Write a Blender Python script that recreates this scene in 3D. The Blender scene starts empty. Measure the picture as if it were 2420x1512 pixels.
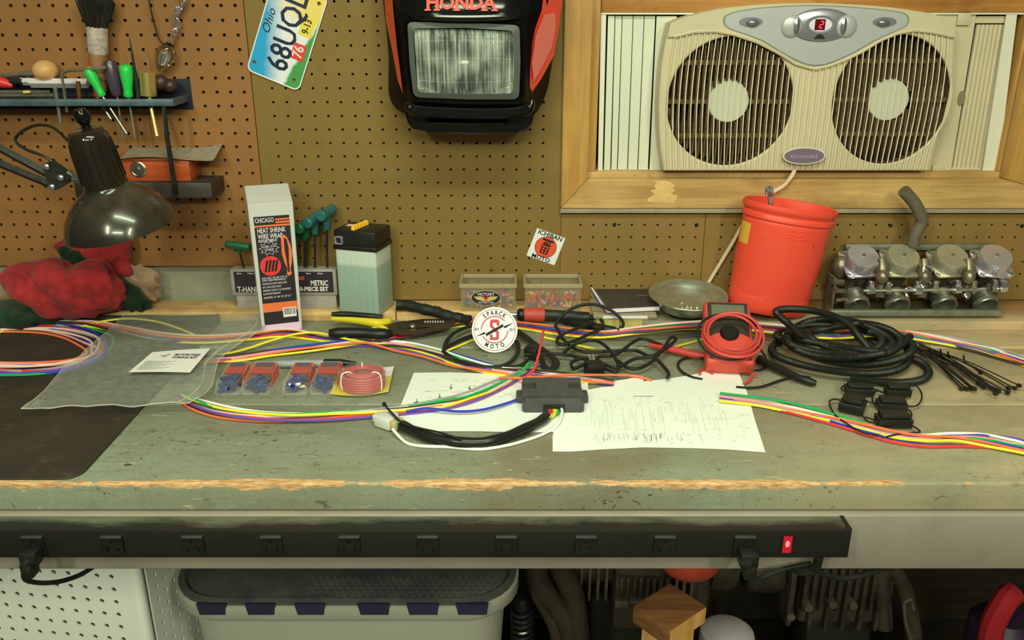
import bpy, bmesh, math, random
from mathutils import Matrix, Vector, Euler, noise
R=random.Random(7)
SC=bpy.context.scene; COL=SC.collection
sin,cos,pi,rad=math.sin,math.cos,math.pi,math.radians
# ---------------------------------------------------------------- camera (2420 x 1512 frame)
F=2030.0; TILT=rad(20.4); CS,SN=cos(TILT),sin(TILT)
ZB=0.92; ZC=ZB+0.592; YW=1.656; YF=0.980          # bench top, eye height, pegboard face, bench front edge
cd=bpy.data.cameras.new('camera'); cam=bpy.data.objects.new('camera',cd); COL.objects.link(cam)
cam.location=(0,0,ZC); cam.rotation_euler=(pi/2-TILT,0,0)
cd.sensor_fit='HORIZONTAL'; cd.sensor_width=36; cd.lens=36*F/2420; cd.clip_start=.01; cd.clip_end=30
SC.camera=cam
# ---------------------------------------------------------------- world, lights, exposure
vs=SC.view_settings; vs.view_transform='Standard'; vs.look='None'; vs.gamma=1; vs.use_curve_mapping=False; vs.exposure=0.07; SC.cycles.transparent_max_bounces=40; SC.cycles.max_bounces=10
W=bpy.data.worlds.new('world'); SC.world=W; W.use_nodes=True
W.node_tree.nodes['Background'].inputs[0].default_value=(.95,.80,.52,1); W.node_tree.nodes['Background'].inputs[1].default_value=.055
TINT=(.90,1.0,.70)
def area(name,loc,aim,sx,sy,power,col):
    l=bpy.data.lights.new(name,'AREA'); l.shape='RECTANGLE'; l.size=sx; l.size_y=sy; l.energy=power; l.color=col
    o=bpy.data.objects.new(name,l); COL.objects.link(o); o.location=loc
    o.rotation_euler=(Vector(aim)-Vector(loc)).to_track_quat('-Z','Y').to_euler(); return o
area('ceiling_tube_light',(-1.0,-.75,2.42),(-.9,.2,.6),.16,1.2,35,(.90,1.0,.66))
area('ceiling_tube_light',(1.0,-.75,2.42),(.9,.2,.6),.16,1.2,35,(.92,1.0,.66))
area('ceiling_tube_light',(.0,-1.75,2.42),(.0,.4,.9),1.2,.16,27,(.88,1.0,.68))
area('ceiling_tube_light',(.0,.42,2.44),(.0,.5,0),1.2,.16,21,(.88,1.0,.70))
# ---------------------------------------------------------------- pixel -> world on a known plane
def ray(px,py):
    u=(px-1210)/F; v=(py-756)/F
    return Vector((u,CS-v*SN,-(SN+v*CS)))
def PY(px,py,Y=YW):
    d=ray(px,py); t=Y/d.y; return Vector((d.x*t,Y,ZC+d.z*t))
def PZ(px,py,Z):
    d=ray(px,py); t=(Z-ZC)/d.z; return Vector((d.x*t,d.y*t,Z))
def B(px,py,h=0): return PZ(px,py,ZB+h)
# ---------------------------------------------------------------- materials
def s2l(c): c/=255.; return c/12.92 if c<=.04045 else ((c+.055)/1.055)**2.4
def C(r,g,b,k=1.0):
    "colour seen in the photo -> surface colour, taking out the lamp's tint and the local light k"
    return tuple(min(.92,max(.002,s2l(v)/t/k)) for v,t in zip((r,g,b),TINT))
class NT:
    def __init__(s,name):
        s.m=bpy.data.materials.new(name); s.m.use_nodes=True; s.t=s.m.node_tree; s.p=s.t.nodes['Principled BSDF']; s.out=s.t.nodes['Material Output']
        s.co=s.t.nodes.new('ShaderNodeTexCoord')
    def n(s,ty,**k):
        x=s.t.nodes.new(ty)
        for a,v in k.items():
            if a[0]=='_': setattr(x,a[1:],v)
            else: s.set(x,a,v)
        return x
    def set(s,x,a,v):
        i=x.inputs[int(a[1:])] if a[0]=='i' and a[1:].isdigit() else x.inputs[a.replace('_',' ')]
        if isinstance(v,bpy.types.NodeSocket): s.t.links.new(v,i)
        elif isinstance(v,bpy.types.Node): s.t.links.new(v.outputs[0],i)
        else:
            if isinstance(v,tuple) and len(v)==3 and len(i.default_value)==4: v=v+(1,)
            i.default_value=v
    def P(s,**k):
        for a,v in k.items(): s.set(s.p,a,v)
    def vec(s,scale=(1,1,1),loc=(0,0,0),rot=(0,0,0),src='Object'):
        m=s.n('ShaderNodeMapping'); s.t.links.new(s.co.outputs[src],m.inputs[0]); m.inputs['Scale'].default_value=scale; m.inputs['Location'].default_value=loc; m.inputs['Rotation'].default_value=rot
        return m
    def noise(s,scale,detail=4,rough=.6,vec=None,dist=0):
        x=s.n('ShaderNodeTexNoise',Scale=scale,Detail=detail,Roughness=rough,Distortion=dist); s.t.links.new((vec or s.vec()).outputs[0],x.inputs['Vector']); return x.outputs[0]
    def ramp(s,fac,lo,hi,a=0.,b=1.):
        x=s.n('ShaderNodeMapRange',i0=fac,i1=lo,i2=hi,i3=a,i4=b); return x.outputs[0]
    def math(s,op,a,b=0.): return s.n('ShaderNodeMath',_operation=op,i0=a,i1=b).outputs[0]
    def mix(s,f,a,b,mode='MIX'):
        x=s.t.nodes.new('ShaderNodeMix'); x.data_type='RGBA'; x.blend_type=mode
        for i,v in ((0,f),(6,a),(7,b)):
            if isinstance(v,bpy.types.NodeSocket): s.t.links.new(v,x.inputs[i])
            else: x.inputs[i].default_value=(v+(1,) if isinstance(v,tuple) and len(v)==3 else v)
        return x.outputs[2]
    def bump(s,h,strength=.3,dist=.002):
        x=s.n('ShaderNodeBump',Strength=strength,Distance=dist,Height=h); s.t.links.new(x.outputs[0],s.p.inputs['Normal'])
def mat(name,col,rough=.5,metal=0,var=0,vs=20,col2=None,bump=0,bs=200,bd=.001,coat=0,emit=None,es=1,alpha=1,trans=0,ior=1.45,spec=.5,stretch=(1,1,1),lo=.35,hi=.65,sheen=0):
    t=NT(name)
    base=col
    if var or col2:
        v=t.vec(stretch); c2=col2 or tuple(c*(1-var) for c in col)
        base=t.mix(t.ramp(t.noise(vs,5,.6,v),lo,hi),col,c2)
    t.P(Base_Color=base,Roughness=rough,Metallic=metal,IOR=ior,Alpha=alpha,Transmission_Weight=trans,Coat_Weight=coat,Specular_IOR_Level=spec,Sheen_Weight=sheen)
    if coat: t.P(Coat_Roughness=.08)
    if emit: t.P(Emission_Color=emit,Emission_Strength=es)
    if bump: t.bump(t.noise(bs,4,.6),bump,bd)
    return t.m
# ---------------------------------------------------------------- geometry
def bm(): return bmesh.new()
def _xf(b,vs,M):
    if M is not None: bmesh.ops.transform(b,matrix=M,verts=vs)
def box(b,x0,x1,y0,y1,z0,z1,bev=0,seg=2,M=None):
    m=Matrix.Translation(((x0+x1)/2,(y0+y1)/2,(z0+z1)/2))@Matrix.Diagonal((abs(x1-x0),abs(y1-y0),abs(z1-z0),1))
    r=bmesh.ops.create_cube(b,size=1,matrix=m); vs=r['verts']
    if bev:
        es=list({e for v in vs for e in v.link_edges})
        q=bmesh.ops.bevel(b,geom=es,offset=bev,segments=seg,profile=.5,affect='EDGES'); vs=list({v for f in q['faces'] for v in f.verts}|{v for v in vs if v.is_valid})
    _xf(b,vs,M); return vs
def cyl(b,p0,p1,r0,r1=None,seg=16,caps=True):
    return tube(b,[p0,p1],[r0,r0 if r1 is None else r1],seg,caps=caps)
def tube(b,pts,r,seg=8,closed=False,caps=True,flat=1.0):
    pts=[Vector(p) for p in pts]; n=len(pts); rs=r if isinstance(r,(list,tuple)) else [r]*n
    tg=[]
    for i in range(n):
        a=pts[(i-1)%n] if (closed or i>0) else pts[i]; c=pts[(i+1)%n] if (closed or i<n-1) else pts[i]
        d=c-a; tg.append(d.normalized() if d.length>1e-9 else Vector((0,0,1)))
    up=Vector((0,0,1)) if abs(tg[0].z)<.95 else Vector((1,0,0))
    nv=(up-tg[0]*up.dot(tg[0])).normalized(); rings=[]
    for i in range(n):
        if i: 
            nv=nv-tg[i]*nv.dot(tg[i]); nv=nv.normalized() if nv.length>1e-6 else tg[i].orthogonal().normalized()
        bn=tg[i].cross(nv)
        rings.append([b.verts.new(pts[i]+(nv*cos(2*pi*k/seg)*flat+bn*sin(2*pi*k/seg))*rs[i]) for k in range(seg)])
    for i in range(n if closed else n-1):
        A,D=rings[i],rings[(i+1)%n]
        for k in range(seg):
            b.faces.new((A[k],A[(k+1)%seg],D[(k+1)%seg],D[k]))
    if caps and not closed:
        b.faces.new(rings[0][::-1]); b.faces.new(rings[-1])
    return [v for q in rings for v in q]
def lathe(b,prof,seg=32,M=None,sx=1,sy=1):
    rings=[]
    for r,z in prof:
        rings.append([b.verts.new((0,0,z))] if r<1e-6 else [b.verts.new((r*cos(2*pi*k/seg)*sx,r*sin(2*pi*k/seg)*sy,z)) for k in range(seg)])
    for A,D in zip(rings,rings[1:]):
        for k in range(seg):
            k2=(k+1)%seg
            if len(A)==1 and len(D)==1: break
            if len(A)==1: b.faces.new((A[0],D[k2],D[k]))
            elif len(D)==1: b.faces.new((A[k],A[k2],D[0]))
            else: b.faces.new((A[k],A[k2],D[k2],D[k]))
    vs=[v for q in rings for v in q]; _xf(b,vs,M); return vs
def prism(b,poly,d0,d1,M=None):
    "poly in local x,y extruded along local z from d0 to d1"
    A=[b.verts.new((x,y,d0)) for x,y in poly]; D=[b.verts.new((x,y,d1)) for x,y in poly]; n=len(poly)
    b.faces.new(A[::-1]); b.faces.new(D)
    for k in range(n): b.faces.new((A[k],A[(k+1)%n],D[(k+1)%n],D[k]))
    _xf(b,A+D,M); return A+D
def ball(b,c,r,sc=(1,1,1),seg=16,M=None):
    m=Matrix.Translation(c)@Matrix.Diagonal((sc[0]*r,sc[1]*r,sc[2]*r,1))
    q=bmesh.ops.create_uvsphere(b,u_segments=seg,v_segments=max(6,seg//2),radius=1,matrix=(M@m if M is not None else m)); return q['verts']
def grid(b,nu,nv,f,close_u=False):
    g=[[b.verts.new(f(i/(nu if close_u else nu-1),j/(nv-1))) for j in range(nv)] for i in range(nu)]
    for i in range(nu if close_u else nu-1):
        for j in range(nv-1):
            k=(i+1)%nu
            b.faces.new((g[i][j],g[k][j],g[k][j+1],g[i][j+1]))
    return g
def sheet(b,nu,nv,f,th):
    "grid with thickness th (downwards along -z)"
    g=grid(b,nu,nv,f); h=[[b.verts.new(v.co-Vector((0,0,th))) for v in r] for r in g]
    for i in range(nu-1):
        for j in range(nv-1): b.faces.new((h[i][j+1],h[i+1][j+1],h[i+1][j],h[i][j]))
    for i in range(nu-1):
        for j in (0,nv-1): b.faces.new((g[i][j],g[i+1][j],h[i+1][j],h[i][j]))
    for j in range(nv-1):
        for i in (0,nu-1): b.faces.new((g[i][j],g[i][j+1],h[i][j+1],h[i][j]))
def cr(pts,n=8,closed=False):
    "Catmull-Rom through pts"
    P=[Vector(p) for p in pts]; m=len(P); out=[]
    for i in range(m if closed else m-1):
        p0=P[(i-1)%m] if (closed or i>0) else P[0]*2-P[1]; p1=P[i]; p2=P[(i+1)%m]; p3=P[(i+2)%m] if (closed or i<m-2) else P[-1]*2-P[-2]
        for k in range(n):
            t=k/n; out.append(.5*((2*p1)+(p2-p0)*t+(2*p0-5*p1+4*p2-p3)*t*t+(3*p1-p0-3*p2+p3)*t**3))
    if not closed: out.append(P[-1])
    return out
def rrect(w,h,r,n=5,cx=0,cy=0):
    o=[]
    for sx,sy,a in ((1,1,0),(-1,1,90),(-1,-1,180),(1,-1,270)):
        for k in range(n+1):
            t=rad(a+90*k/n); o.append((cx+sx*(w/2-r)+r*cos(t),cy+sy*(h/2-r)+r*sin(t)))
    return o
def ell(a,c,n=28,cx=0,cy=0): return [(cx+a*cos(2*pi*k/n),cy+c*sin(2*pi*k/n)) for k in range(n)]
def frame(o,x,y):
    x=Vector(x).normalized(); y=Vector(y); y=(y-x*y.dot(x)).normalized(); z=x.cross(y)
    m=Matrix.Identity(4)
    for i,v in enumerate((x,y,z,Vector(o))):
        for k in range(3): m[k][i]=v[k]
    return m
def WALL(p,rot=0):
    "local x right, y up, z towards the room, at wall point p"
    return frame(p,(cos(rot),0,sin(rot)),(-sin(rot),0,cos(rot)))
def _curve2bm(b,cu,M):
    o=bpy.data.objects.new('tmp',cu); COL.objects.link(o)
    dg=bpy.context.evaluated_depsgraph_get(); me=bpy.data.meshes.new_from_object(o.evaluated_get(dg))
    bpy.data.objects.remove(o); k=len(b.verts); b.from_mesh(me); bpy.data.meshes.remove(me); bpy.data.curves.remove(cu)
    b.verts.ensure_lookup_table(); vs=b.verts[k:]
    _xf(b,vs,M); return vs
def plate(b,outline,holes,d,bev=0,M=None):
    "flat plate with holes in local xy, centred on z=0, thickness d"
    cu=bpy.data.curves.new('tmp','CURVE'); cu.dimensions='2D'; cu.fill_mode='BOTH'; cu.extrude=d/2-bev; cu.bevel_depth=bev; cu.bevel_resolution=1; cu.offset=-bev
    for pl in [outline]+list(holes):
        s=cu.splines.new('POLY'); s.points.add(len(pl)-1); s.use_cyclic_u=True
        for p,q in zip(s.points,pl): p.co=(q[0],q[1],0,1)
    return _curve2bm(b,cu,M)
def text(b,s,h,M,bold=0,sx=1,space=1,align='CENTER',ext=.00015,shear=0,width=None):
    cu=bpy.data.curves.new('tmp','FONT'); cu.body=s; cu.size=h*1.4; cu.align_x=align; cu.align_y='CENTER'; cu.offset=bold*h; cu.extrude=ext; cu.space_character=space; cu.shear=shear; cu.resolution_u=2
    if width:
        o=bpy.data.objects.new('tmp',cu); COL.objects.link(o); bpy.context.view_layer.update(); w=o.dimensions.x; bpy.data.objects.remove(o); sx=width/max(w,1e-6)
    return _curve2bm(b,cu,M@Matrix.Diagonal((sx,1,1,1)))
# ---------------------------------------------------------------- objects
def _mesh(name,b,m,smooth):
    bmesh.ops.recalc_face_normals(b,faces=b.faces); me=bpy.data.meshes.new(name); b.to_mesh(me); b.free()
    for x in (m if isinstance(m,list) else [m]): me.materials.append(x)
    if smooth:
        me.shade_smooth(); me.set_sharp_from_angle(angle=rad(smooth))
    return me
def link(name,me,parent=None):
    o=bpy.data.objects.new(name,me); COL.objects.link(o)
    if parent: o.parent=parent
    return o
def wm(o): 
    m=o.matrix_basis.copy()
    return wm(o.parent)@m if o.parent else m
def tag(o,label=None,cat=None,group=None,kind=None):
    for k,v in (('label',label),('category',cat),('group',group),('kind',kind)):
        if v: o[k]=v
    return o
def T(name,label,cat,loc=(0,0,0),rot=(0,0,0),group=None,M=None):
    o=link(name,None)
    if M is not None: o.matrix_basis=M
    else: o.location=loc; o.rotation_euler=rot
    o.empty_display_size=.02
    return tag(o,label,cat,group)
def P(name,b,m,parent,local=False,smooth=35,label=None,kind=None):
    if not local: bmesh.ops.transform(b,matrix=wm(parent).inverted(),verts=b.verts)
    o=link(name,_mesh(name,b,m,smooth),parent)
    return tag(o,label,None,None,kind)
def S(name,label,cat,b,m,group=None,smooth=35,kind=None):
    "a thing that is one mesh; origin at its base"
    xs=[v.co for v in b.verts]; lo=Vector([min(v[i] for v in xs) for i in range(3)]); hi=Vector([max(v[i] for v in xs) for i in range(3)])
    c=Vector(((lo.x+hi.x)/2,(lo.y+hi.y)/2,lo.z)); bmesh.ops.translate(b,vec=-c,verts=b.verts)
    o=link(name,_mesh(name,b,m,smooth)); o.location=c
    return tag(o,label,cat,group,kind)
def dup(o,parent=None):
    c=o.copy(); COL.objects.link(c)
    if parent: c.parent=parent
    for k in list(o.children): dup(k,c)
    return c
# ================================================================ shared materials
KW=.62
def wood(name,c1,c2,axis=0,scale=9,rough=.55,coat=0,dark=None,knots=.5,bump=.12):
    t=NT(name); st=[60,60,60]; st[axis]=4
    v=t.vec(tuple(s*scale/9. for s in st)); g=t.noise(1,6,.65,v,.4)
    big=t.noise(7,3,.5,t.vec()); f=t.math('ADD',t.math('MULTIPLY',g,.65),t.math('MULTIPLY',big,.35))
    col=t.mix(t.ramp(f,.38,.62),c1,c2)
    if dark: col=t.mix(t.ramp(t.noise(10,5,.7,t.vec((1,1,1),(3,1,7))),.55,.75,0,.7),col,dark)
    t.P(Base_Color=col,Roughness=rough,Coat_Weight=coat); t.bump(g,bump,.002); return t.m
black=mat('black_plastic',(.012,.012,.011),.42,var=.3,vs=60)
blackgloss=mat('glossy_black_plastic',(.006,.006,.006),.12,spec=.45,bump=.02,bs=30)
blackrub=mat('black_rubber',(.013,.013,.013),.6)
steel=mat('dull_steel',(.50,.50,.46),.35,.85,var=.4,vs=60)
chrome=mat('bright_steel',(.82,.82,1.0),.16,.92)
darksteel=mat('dark_steel',(.06,.058,.055),.45,.7,var=.5,vs=50)
white=mat('white_paper',C(232,236,205),.8)
void=mat('dark_gap',(.004,.0035,.003),.9)
red=mat('red_plastic',(.55,.025,.02),.4)
ink=mat('black_ink',(.012,.012,.012),.7)
# ================================================================ back wall and pegboards
def pegmat(name,c,var):
    t=NT(name); sp=t.noise(900,2,.8); big=t.noise(5,4,.6); sm=t.noise(22,5,.65,t.vec((1,1,.35),(5,2,1)))
    col=t.mix(t.ramp(sp,.3,.7),c,tuple(x*.80 for x in c)); col=t.mix(t.ramp(big,.40,.68,0,var),col,tuple(x*.62 for x in c))
    col=t.mix(t.ramp(sm,.62,.74,0,.35),col,tuple(x*.45 for x in c)); t.P(Base_Color=col,Roughness=.62,Specular_IOR_Level=.35); t.bump(sp,.12,.0005); return t.m
peg_left=pegmat('tan_hardboard',C(146,104,50,.90),.5); peg_mid=pegmat('brown_hardboard',C(138,114,50,1.09),.25); peg_low=pegmat('stained_hardboard',C(138,112,52,.92),.4)
wallmat=mat('offwhite_block',C(152,154,118,1.08),.8,var=.25,vs=9,bump=.2,bs=120)
wall=T('wall_back',None,None); wall['kind']='structure'
b=bm()
OX0,OX1,OZ0,OZ1=.115,1.02,1.16,1.70              # window opening
for x0,x1,z0,z1 in ((-2.2,OX0,0,2.5),(OX1,2.2,0,2.5),(OX0,OX1,0,OZ0),(OX0,OX1,OZ1,2.5)): box(b,x0,x1,YW+.014,YW+.12,z0,z1)
P('block_wall',b,wallmat,wall)
def pegboard(x0,x1,z0,z1,hx,hz,r,m,skip=None,th=.0045):
    "hardboard sheet with real holes on a one inch grid; hx,hz one hole's centre"
    s=.0254; i0=math.ceil((x0-hx+s*.5)/s); i1=math.floor((x1-hx-s*.5)/s); j0=math.ceil((z0-hz+s*.5)/s); j1=math.floor((z1-hz-s*.5)/s)
    V=[];Fc=[]; n=8; h=s/2
    sq=[(h,0),(h,h),(0,h),(-h,h),(-h,0),(-h,-h),(0,-h),(h,-h)]; ci=[(r*cos(k*pi/4),r*sin(k*pi/4)) for k in range(8)]
    def quad(a,b_,c,d): k=len(V); V.extend((a,b_,c,d)); Fc.append((k,k+1,k+2,k+3))
    for i in range(i0,i1+1):
        for j in range(j0,j1+1):
            cx,cz=hx+i*s,hz+j*s
            if skip and skip(cx,cz): quad((cx-h,YW,cz-h),(cx+h,YW,cz-h),(cx+h,YW,cz+h),(cx-h,YW,cz+h)); continue
            k=len(V)
            V.extend((cx+p,YW,cz+q) for p,q in sq); V.extend((cx+p,YW,cz+q) for p,q in ci); V.extend((cx+p,YW+th,cz+q) for p,q in ci)
            for e in range(8):
                f=(e+1)%8; Fc.append((k+e,k+f,k+8+f,k+8+e)); Fc.append((k+8+e,k+8+f,k+16+f,k+16+e))
    gx0,gx1,gz0,gz1=hx+i0*s-h,hx+i1*s+h,hz+j0*s-h,hz+j1*s+h
    for a in ((x0,gx0,z0,z1),(gx1,x1,z0,z1),(gx0,gx1,z0,gz0),(gx0,gx1,gz1,z1)): quad((a[0],YW,a[2]),(a[1],YW,a[2]),(a[1],YW,a[3]),(a[0],YW,a[3]))
    for a,c in (((x0,z0),(x1,z0)),((x1,z0),(x1,z1)),((x1,z1),(x0,z1)),((x0,z1),(x0,z0))): quad((a[0],YW,a[1]),(c[0],YW,c[1]),(c[0],YW+th,c[1]),(a[0],YW+th,a[1]))
    me=bpy.data.meshes.new('pegboard'); me.from_pydata(V,[],Fc); me.materials.append(m); return link('pegboard',me,wall)
XS=-.4857
h=PY(25,13.4); pegboard(-1.45,XS-.0008,1.012,1.72,h.x,h.z,.0034,peg_left)
h=PY(789.6,3.3); XW=PY(1330,300).x; pegboard(XS+.0008,XW,.9405,1.72,h.x,h.z,.0027,peg_mid)
h=PY(1371,560.8); zt=PY(1500,506).z; X2=PY(1660,600).x
pegboard(XW+.0008,X2,.9405,zt,h.x,h.z,.0026,peg_low); pegboard(X2+.0012,1.45,.9405,zt,h.x,h.z,.0026,peg_low)
b=bm()
for px,py in ((1452,505+26),(1646,532),(2105,533),(2415,534)):       # screw heads
    c=PY(px,py,YW); cyl(b,c,c+Vector((0,-.0015,0)),.0042,.0034,10)
P('screw_head',b,darksteel,wall,kind='stuff')
fl=bm(); box(fl,-2.6,2.6,-1.5,1.78,-.06,0)
o=link('floor',_mesh('floor',fl,mat('grey_concrete',(.10,.095,.085),.8,var=.4,vs=4,bump=.2,bs=60),35)); o['kind']='structure'
b=bm(); box(b,-2.6,2.6,-2.4,1.78,2.50,2.56); o=link('ceiling',_mesh('ceiling',b,mat('ceiling_board',(.55,.52,.44),.9),35)); o['kind']='structure'
b=bm(); box(b,-2.6,2.6,-2.46,-2.4,0,2.5); o=link('wall_front',_mesh('wall_front',b,mat('plain_far_wall',(.42,.38,.30),.9),35)); o['kind']='structure'
# ================================================================ window
win=T('window_1',None,None); win['kind']='structure'
pine=wood('amber_pine',C(180,132,60,.9),C(150,104,42,.9),0,9,.38,.15,dark=C(104,68,30,KW))
pinev=wood('amber_pine_upright',C(186,148,68,.96),C(158,116,50,.96),2,9,.38,.15,dark=C(130,92,42,KW))
pined=wood('worn_pine',C(176,148,82,.70),C(140,112,56,.70),0,9,.5,0,dark=C(98,74,38,KW))
YC=1.644; zo=PY(1500,493,YC).z; zi=PY(1500,424,YC).z; xo=XW-.001; xi=PY(1393,300,YC).x; xr=PY(2378,400,YC).x
def casing(name,poly,m): b=bm(); prism(b,poly,0,.02,frame((0,YC+.02,0),(1,0,0),(0,0,1))); bmesh.ops.bevel(b,geom=b.edges[:],offset=.0015,segments=2,affect='EDGES'); return P(name,b,m,win)
g=.0006
casing('casing_board',[(xo,zo),(1.16,zo),(xr+g,zi),(xi,zi)],pined)
casing('casing_board',[(xo,zo+g),(xi-g,zi+g),(xi-g,1.75),(xo,1.75)],pinev)
casing('casing_board',[(xr+g,zi+g),(1.16,zo+g),(1.16,1.75),(xr+g,1.75)],pinev)
YS=1.665; zs=PY(1500,405,YS).z; xsl=PY(1411,300,YS).x; xsr=PY(2358,400,YS).x; ztop=PY(1600,30,YS).z
b=bm(); box(b,xi-.02,xr+.02,YS,1.775,zi-.02,zs,.002); P('sill_board',b,pined,win)
b=bm(); box(b,xi-.02,xsl,YS,1.775,zs,1.75,.002); P('stop_board',b,pinev,win)
b=bm(); box(b,xsr,xr+.03,YS,1.775,zs,1.75,.002); P('stop_board',b,pinev,win)
b=bm(); box(b,xsl+.001,xsr-.001,YS+.012,1.72,ztop,1.56,.003); P('sash_rail',b,pine,win)
track=mat('almond_vinyl',C(200,204,166,.85),.4)
b=bm(); box(b,xsl+.001,xsr-.001,YS+.010,1.74,ztop-.0035,ztop-.0002,.0005); P('sash_track',b,track,win)
b=bm(); box(b,xsl,xsr,1.722,1.725,1.56,1.70); P('pane',b,mat('dark_glass',(.01,.012,.012),.05,spec=.5),win)
b=bm(); box(b,xsl-.02,xsr+.02,1.772,1.776,zs-.01,1.72); P('night_screen',b,void,win)
b=bm(); box(b,XW-.002,1.3,YW-.012,YW+.004,PY(1500,504,YW-.012).z,zo-.001,.001)
o=link('trim_1',_mesh('trim_1',b,mat('grey_metal_strip',C(150,142,104,.9),.45,var=.2,vs=30),35)); o['kind']='structure'
# bare patch where tape pulled the finish off: a thin flake of raw wood grain standing in the casing
b=bm(); pts=[(1540,427),(1553,432),(1545,440),(1552,447),(1536,450),(1548,458),(1530,470),(1531,476),(1560,479),(1590,480),(1597,474),(1602,462),(1586,458),(1596,450),(1590,444),(1596,438),(1584,430),(1570,427)]
prism(b,[(lambda q:(q.x,q.z))(PY(x,y,YC)) for x,y in pts],0,.0003,frame((0,YC,0),(1,0,0),(0,0,1)))
P('torn_patch',b,mat('raw_pine',C(196,166,96,.75),.8,var=.2,vs=60),win,label='pale patch of bare wood')
# ================================================================ workbench
def benchpaint(name,edge=False):
    t=NT(name); g0=C(142,156,119,1.04); big=t.noise(3.2,5,.62,t.vec((1,1.6,1),(2,0,0))); mid=t.noise(14,5,.7,t.vec((1,2,1)))
    col=t.mix(t.ramp(big,.36,.66),g0,C(132,137,100,1.04)); col=t.mix(t.ramp(mid,.52,.74,0,.6),col,C(108,100,70,1.0))
    grain=t.noise(1,5,.7,t.vec((7,150,150))); col=t.mix(t.ramp(grain,.45,.75,0,.34),col,C(112,112,88,1.0))
    col=t.mix(t.ramp(t.noise(260,3,.75),.45,.7,0,.35),col,C(96,92,68,1.0))
    sc=t.noise(1,4,.6,t.vec((55,95,80),(1,7,0),(0,0,.5)),1.2); scm=t.math('MULTIPLY',t.ramp(sc,.615,.67),t.ramp(t.noise(9,3,.6,t.vec((1,1,1),(4,4,0))),.45,.58)); col=t.mix(t.math('MULTIPLY',scm,.85),col,C(54,48,32)); col=t.mix(t.ramp(t.noise(34,5,.75,t.vec((1,1.5,1),(8,3,0))),.63,.70,0,.75),col,C(74,68,46)); col=t.mix(t.ramp(t.noise(2.2,4,.6,t.vec((1,1.3,1),(5.3,2,0))),.56,.68,0,.5),col,C(112,92,58,.9)); sx=t.n('ShaderNodeSeparateXYZ'); t.t.links.new(t.co.outputs['Object'],sx.inputs[0]); col=t.mix(t.math('MULTIPLY',t.ramp(sx.outputs[0],.25,1.0),t.ramp(t.noise(5,5,.65,t.vec((1,2.2,1),(7,1,0))),.34,.58,.3,.95)),col,C(196,172,116,.88))
    li=t.noise(1,3,.6,t.vec((30,160,80),(9,1,0),(0,0,-.35)),.8); col=t.mix(t.ramp(li,.67,.72,0,.75),col,C(196,186,140))
    if edge:
        sep=t.n('ShaderNodeSeparateXYZ'); t.t.links.new(t.co.outputs['Object'],sep.inputs[0]); y,z=sep.outputs[1],sep.outputs[2]
        d=t.math('ADD',t.math('SUBTRACT',y,YF),t.math('SUBTRACT',ZB+.001,z))
        w=t.math('ADD',t.math('ADD',t.math('MULTIPLY',t.noise(1,3,.5,t.vec((5,5,5),(2.2,0,0))),.050),t.math('MULTIPLY',t.noise(1,5,.75,t.vec((38,60,60),(1,0,0))),.020)),-.0290)
        mk=t.ramp(t.math('SUBTRACT',w,d),0,.0015); fib=t.noise(1,4,.7,t.vec((50,500,300)))
        wc=t.mix(t.ramp(fib,.36,.62),C(222,188,124),C(160,116,62)); col=t.mix(mk,col,wc)
    t.P(Base_Color=col,Roughness=.5,Specular_IOR_Level=.35); t.bump(t.math('ADD',t.math('MULTIPLY',grain,.5),t.math('MULTIPLY',scm,-1.0)),.35,.0012); return t.m
paint=benchpaint('worn_grey_green_paint'); paintedge=benchpaint('worn_paint_bare_edge',True)
apaint=mat('grey_apron_paint',C(134,130,104,.8),.5,var=.22,vs=7,bump=.1,bs=60)
bench=T('workbench','long grey painted plank workbench with a worn front edge under the pegboard','workbench')
Y1=YF+.2350; Y2=Y1+.2350; YL=YW-.071
TH=.043; ZA=ZB-TH
for y0,y1,m,dz in ((YF,Y1-.0016,paintedge,0),(Y1+.0016,Y2-.0014,paint,-.0012),(Y2+.001,YW-.002,paint,0)):
    b=bm(); box(b,-1.62,1.62,y0,y1,ZB-TH+dz,ZB+dz,.0042,3); P('plank',b,m,bench)
b=bm(); box(b,-1.6,1.6,YF-.0085,YF+.012,ZC-28.4*.0254,ZA-.0006,.003,3); P('apron_board',b,apaint,bench)
rawp=wood('raw_pale_pine',C(196,168,102,.75),C(160,128,70,.75),0,9,.65,0,dark=C(120,92,50,.75))
for x0,x1 in ((-1.5,PY(945,720).x),(PY(945,720).x+.002,PY(1655,720).x),(PY(1655,720).x+.002,1.5)):
    b=bm(); box(b,x0,x1,YL+(.0 if x0<0 else .004),YW-.001,ZB+.0002,ZB+.0195,.0015); P('ledge_board',b,rawp if x0<.2 else wood('brown_ledge',C(150,118,66,.7),C(108,80,42,.7),0),bench)
for sx in (-1.5,1.5):
    for y in (YF+.02,YW-.12): b=bm(); box(b,sx-.045,sx+.045,y,y+.09,0,ZA-.001,.003); P('leg',b,apaint,bench)
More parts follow.
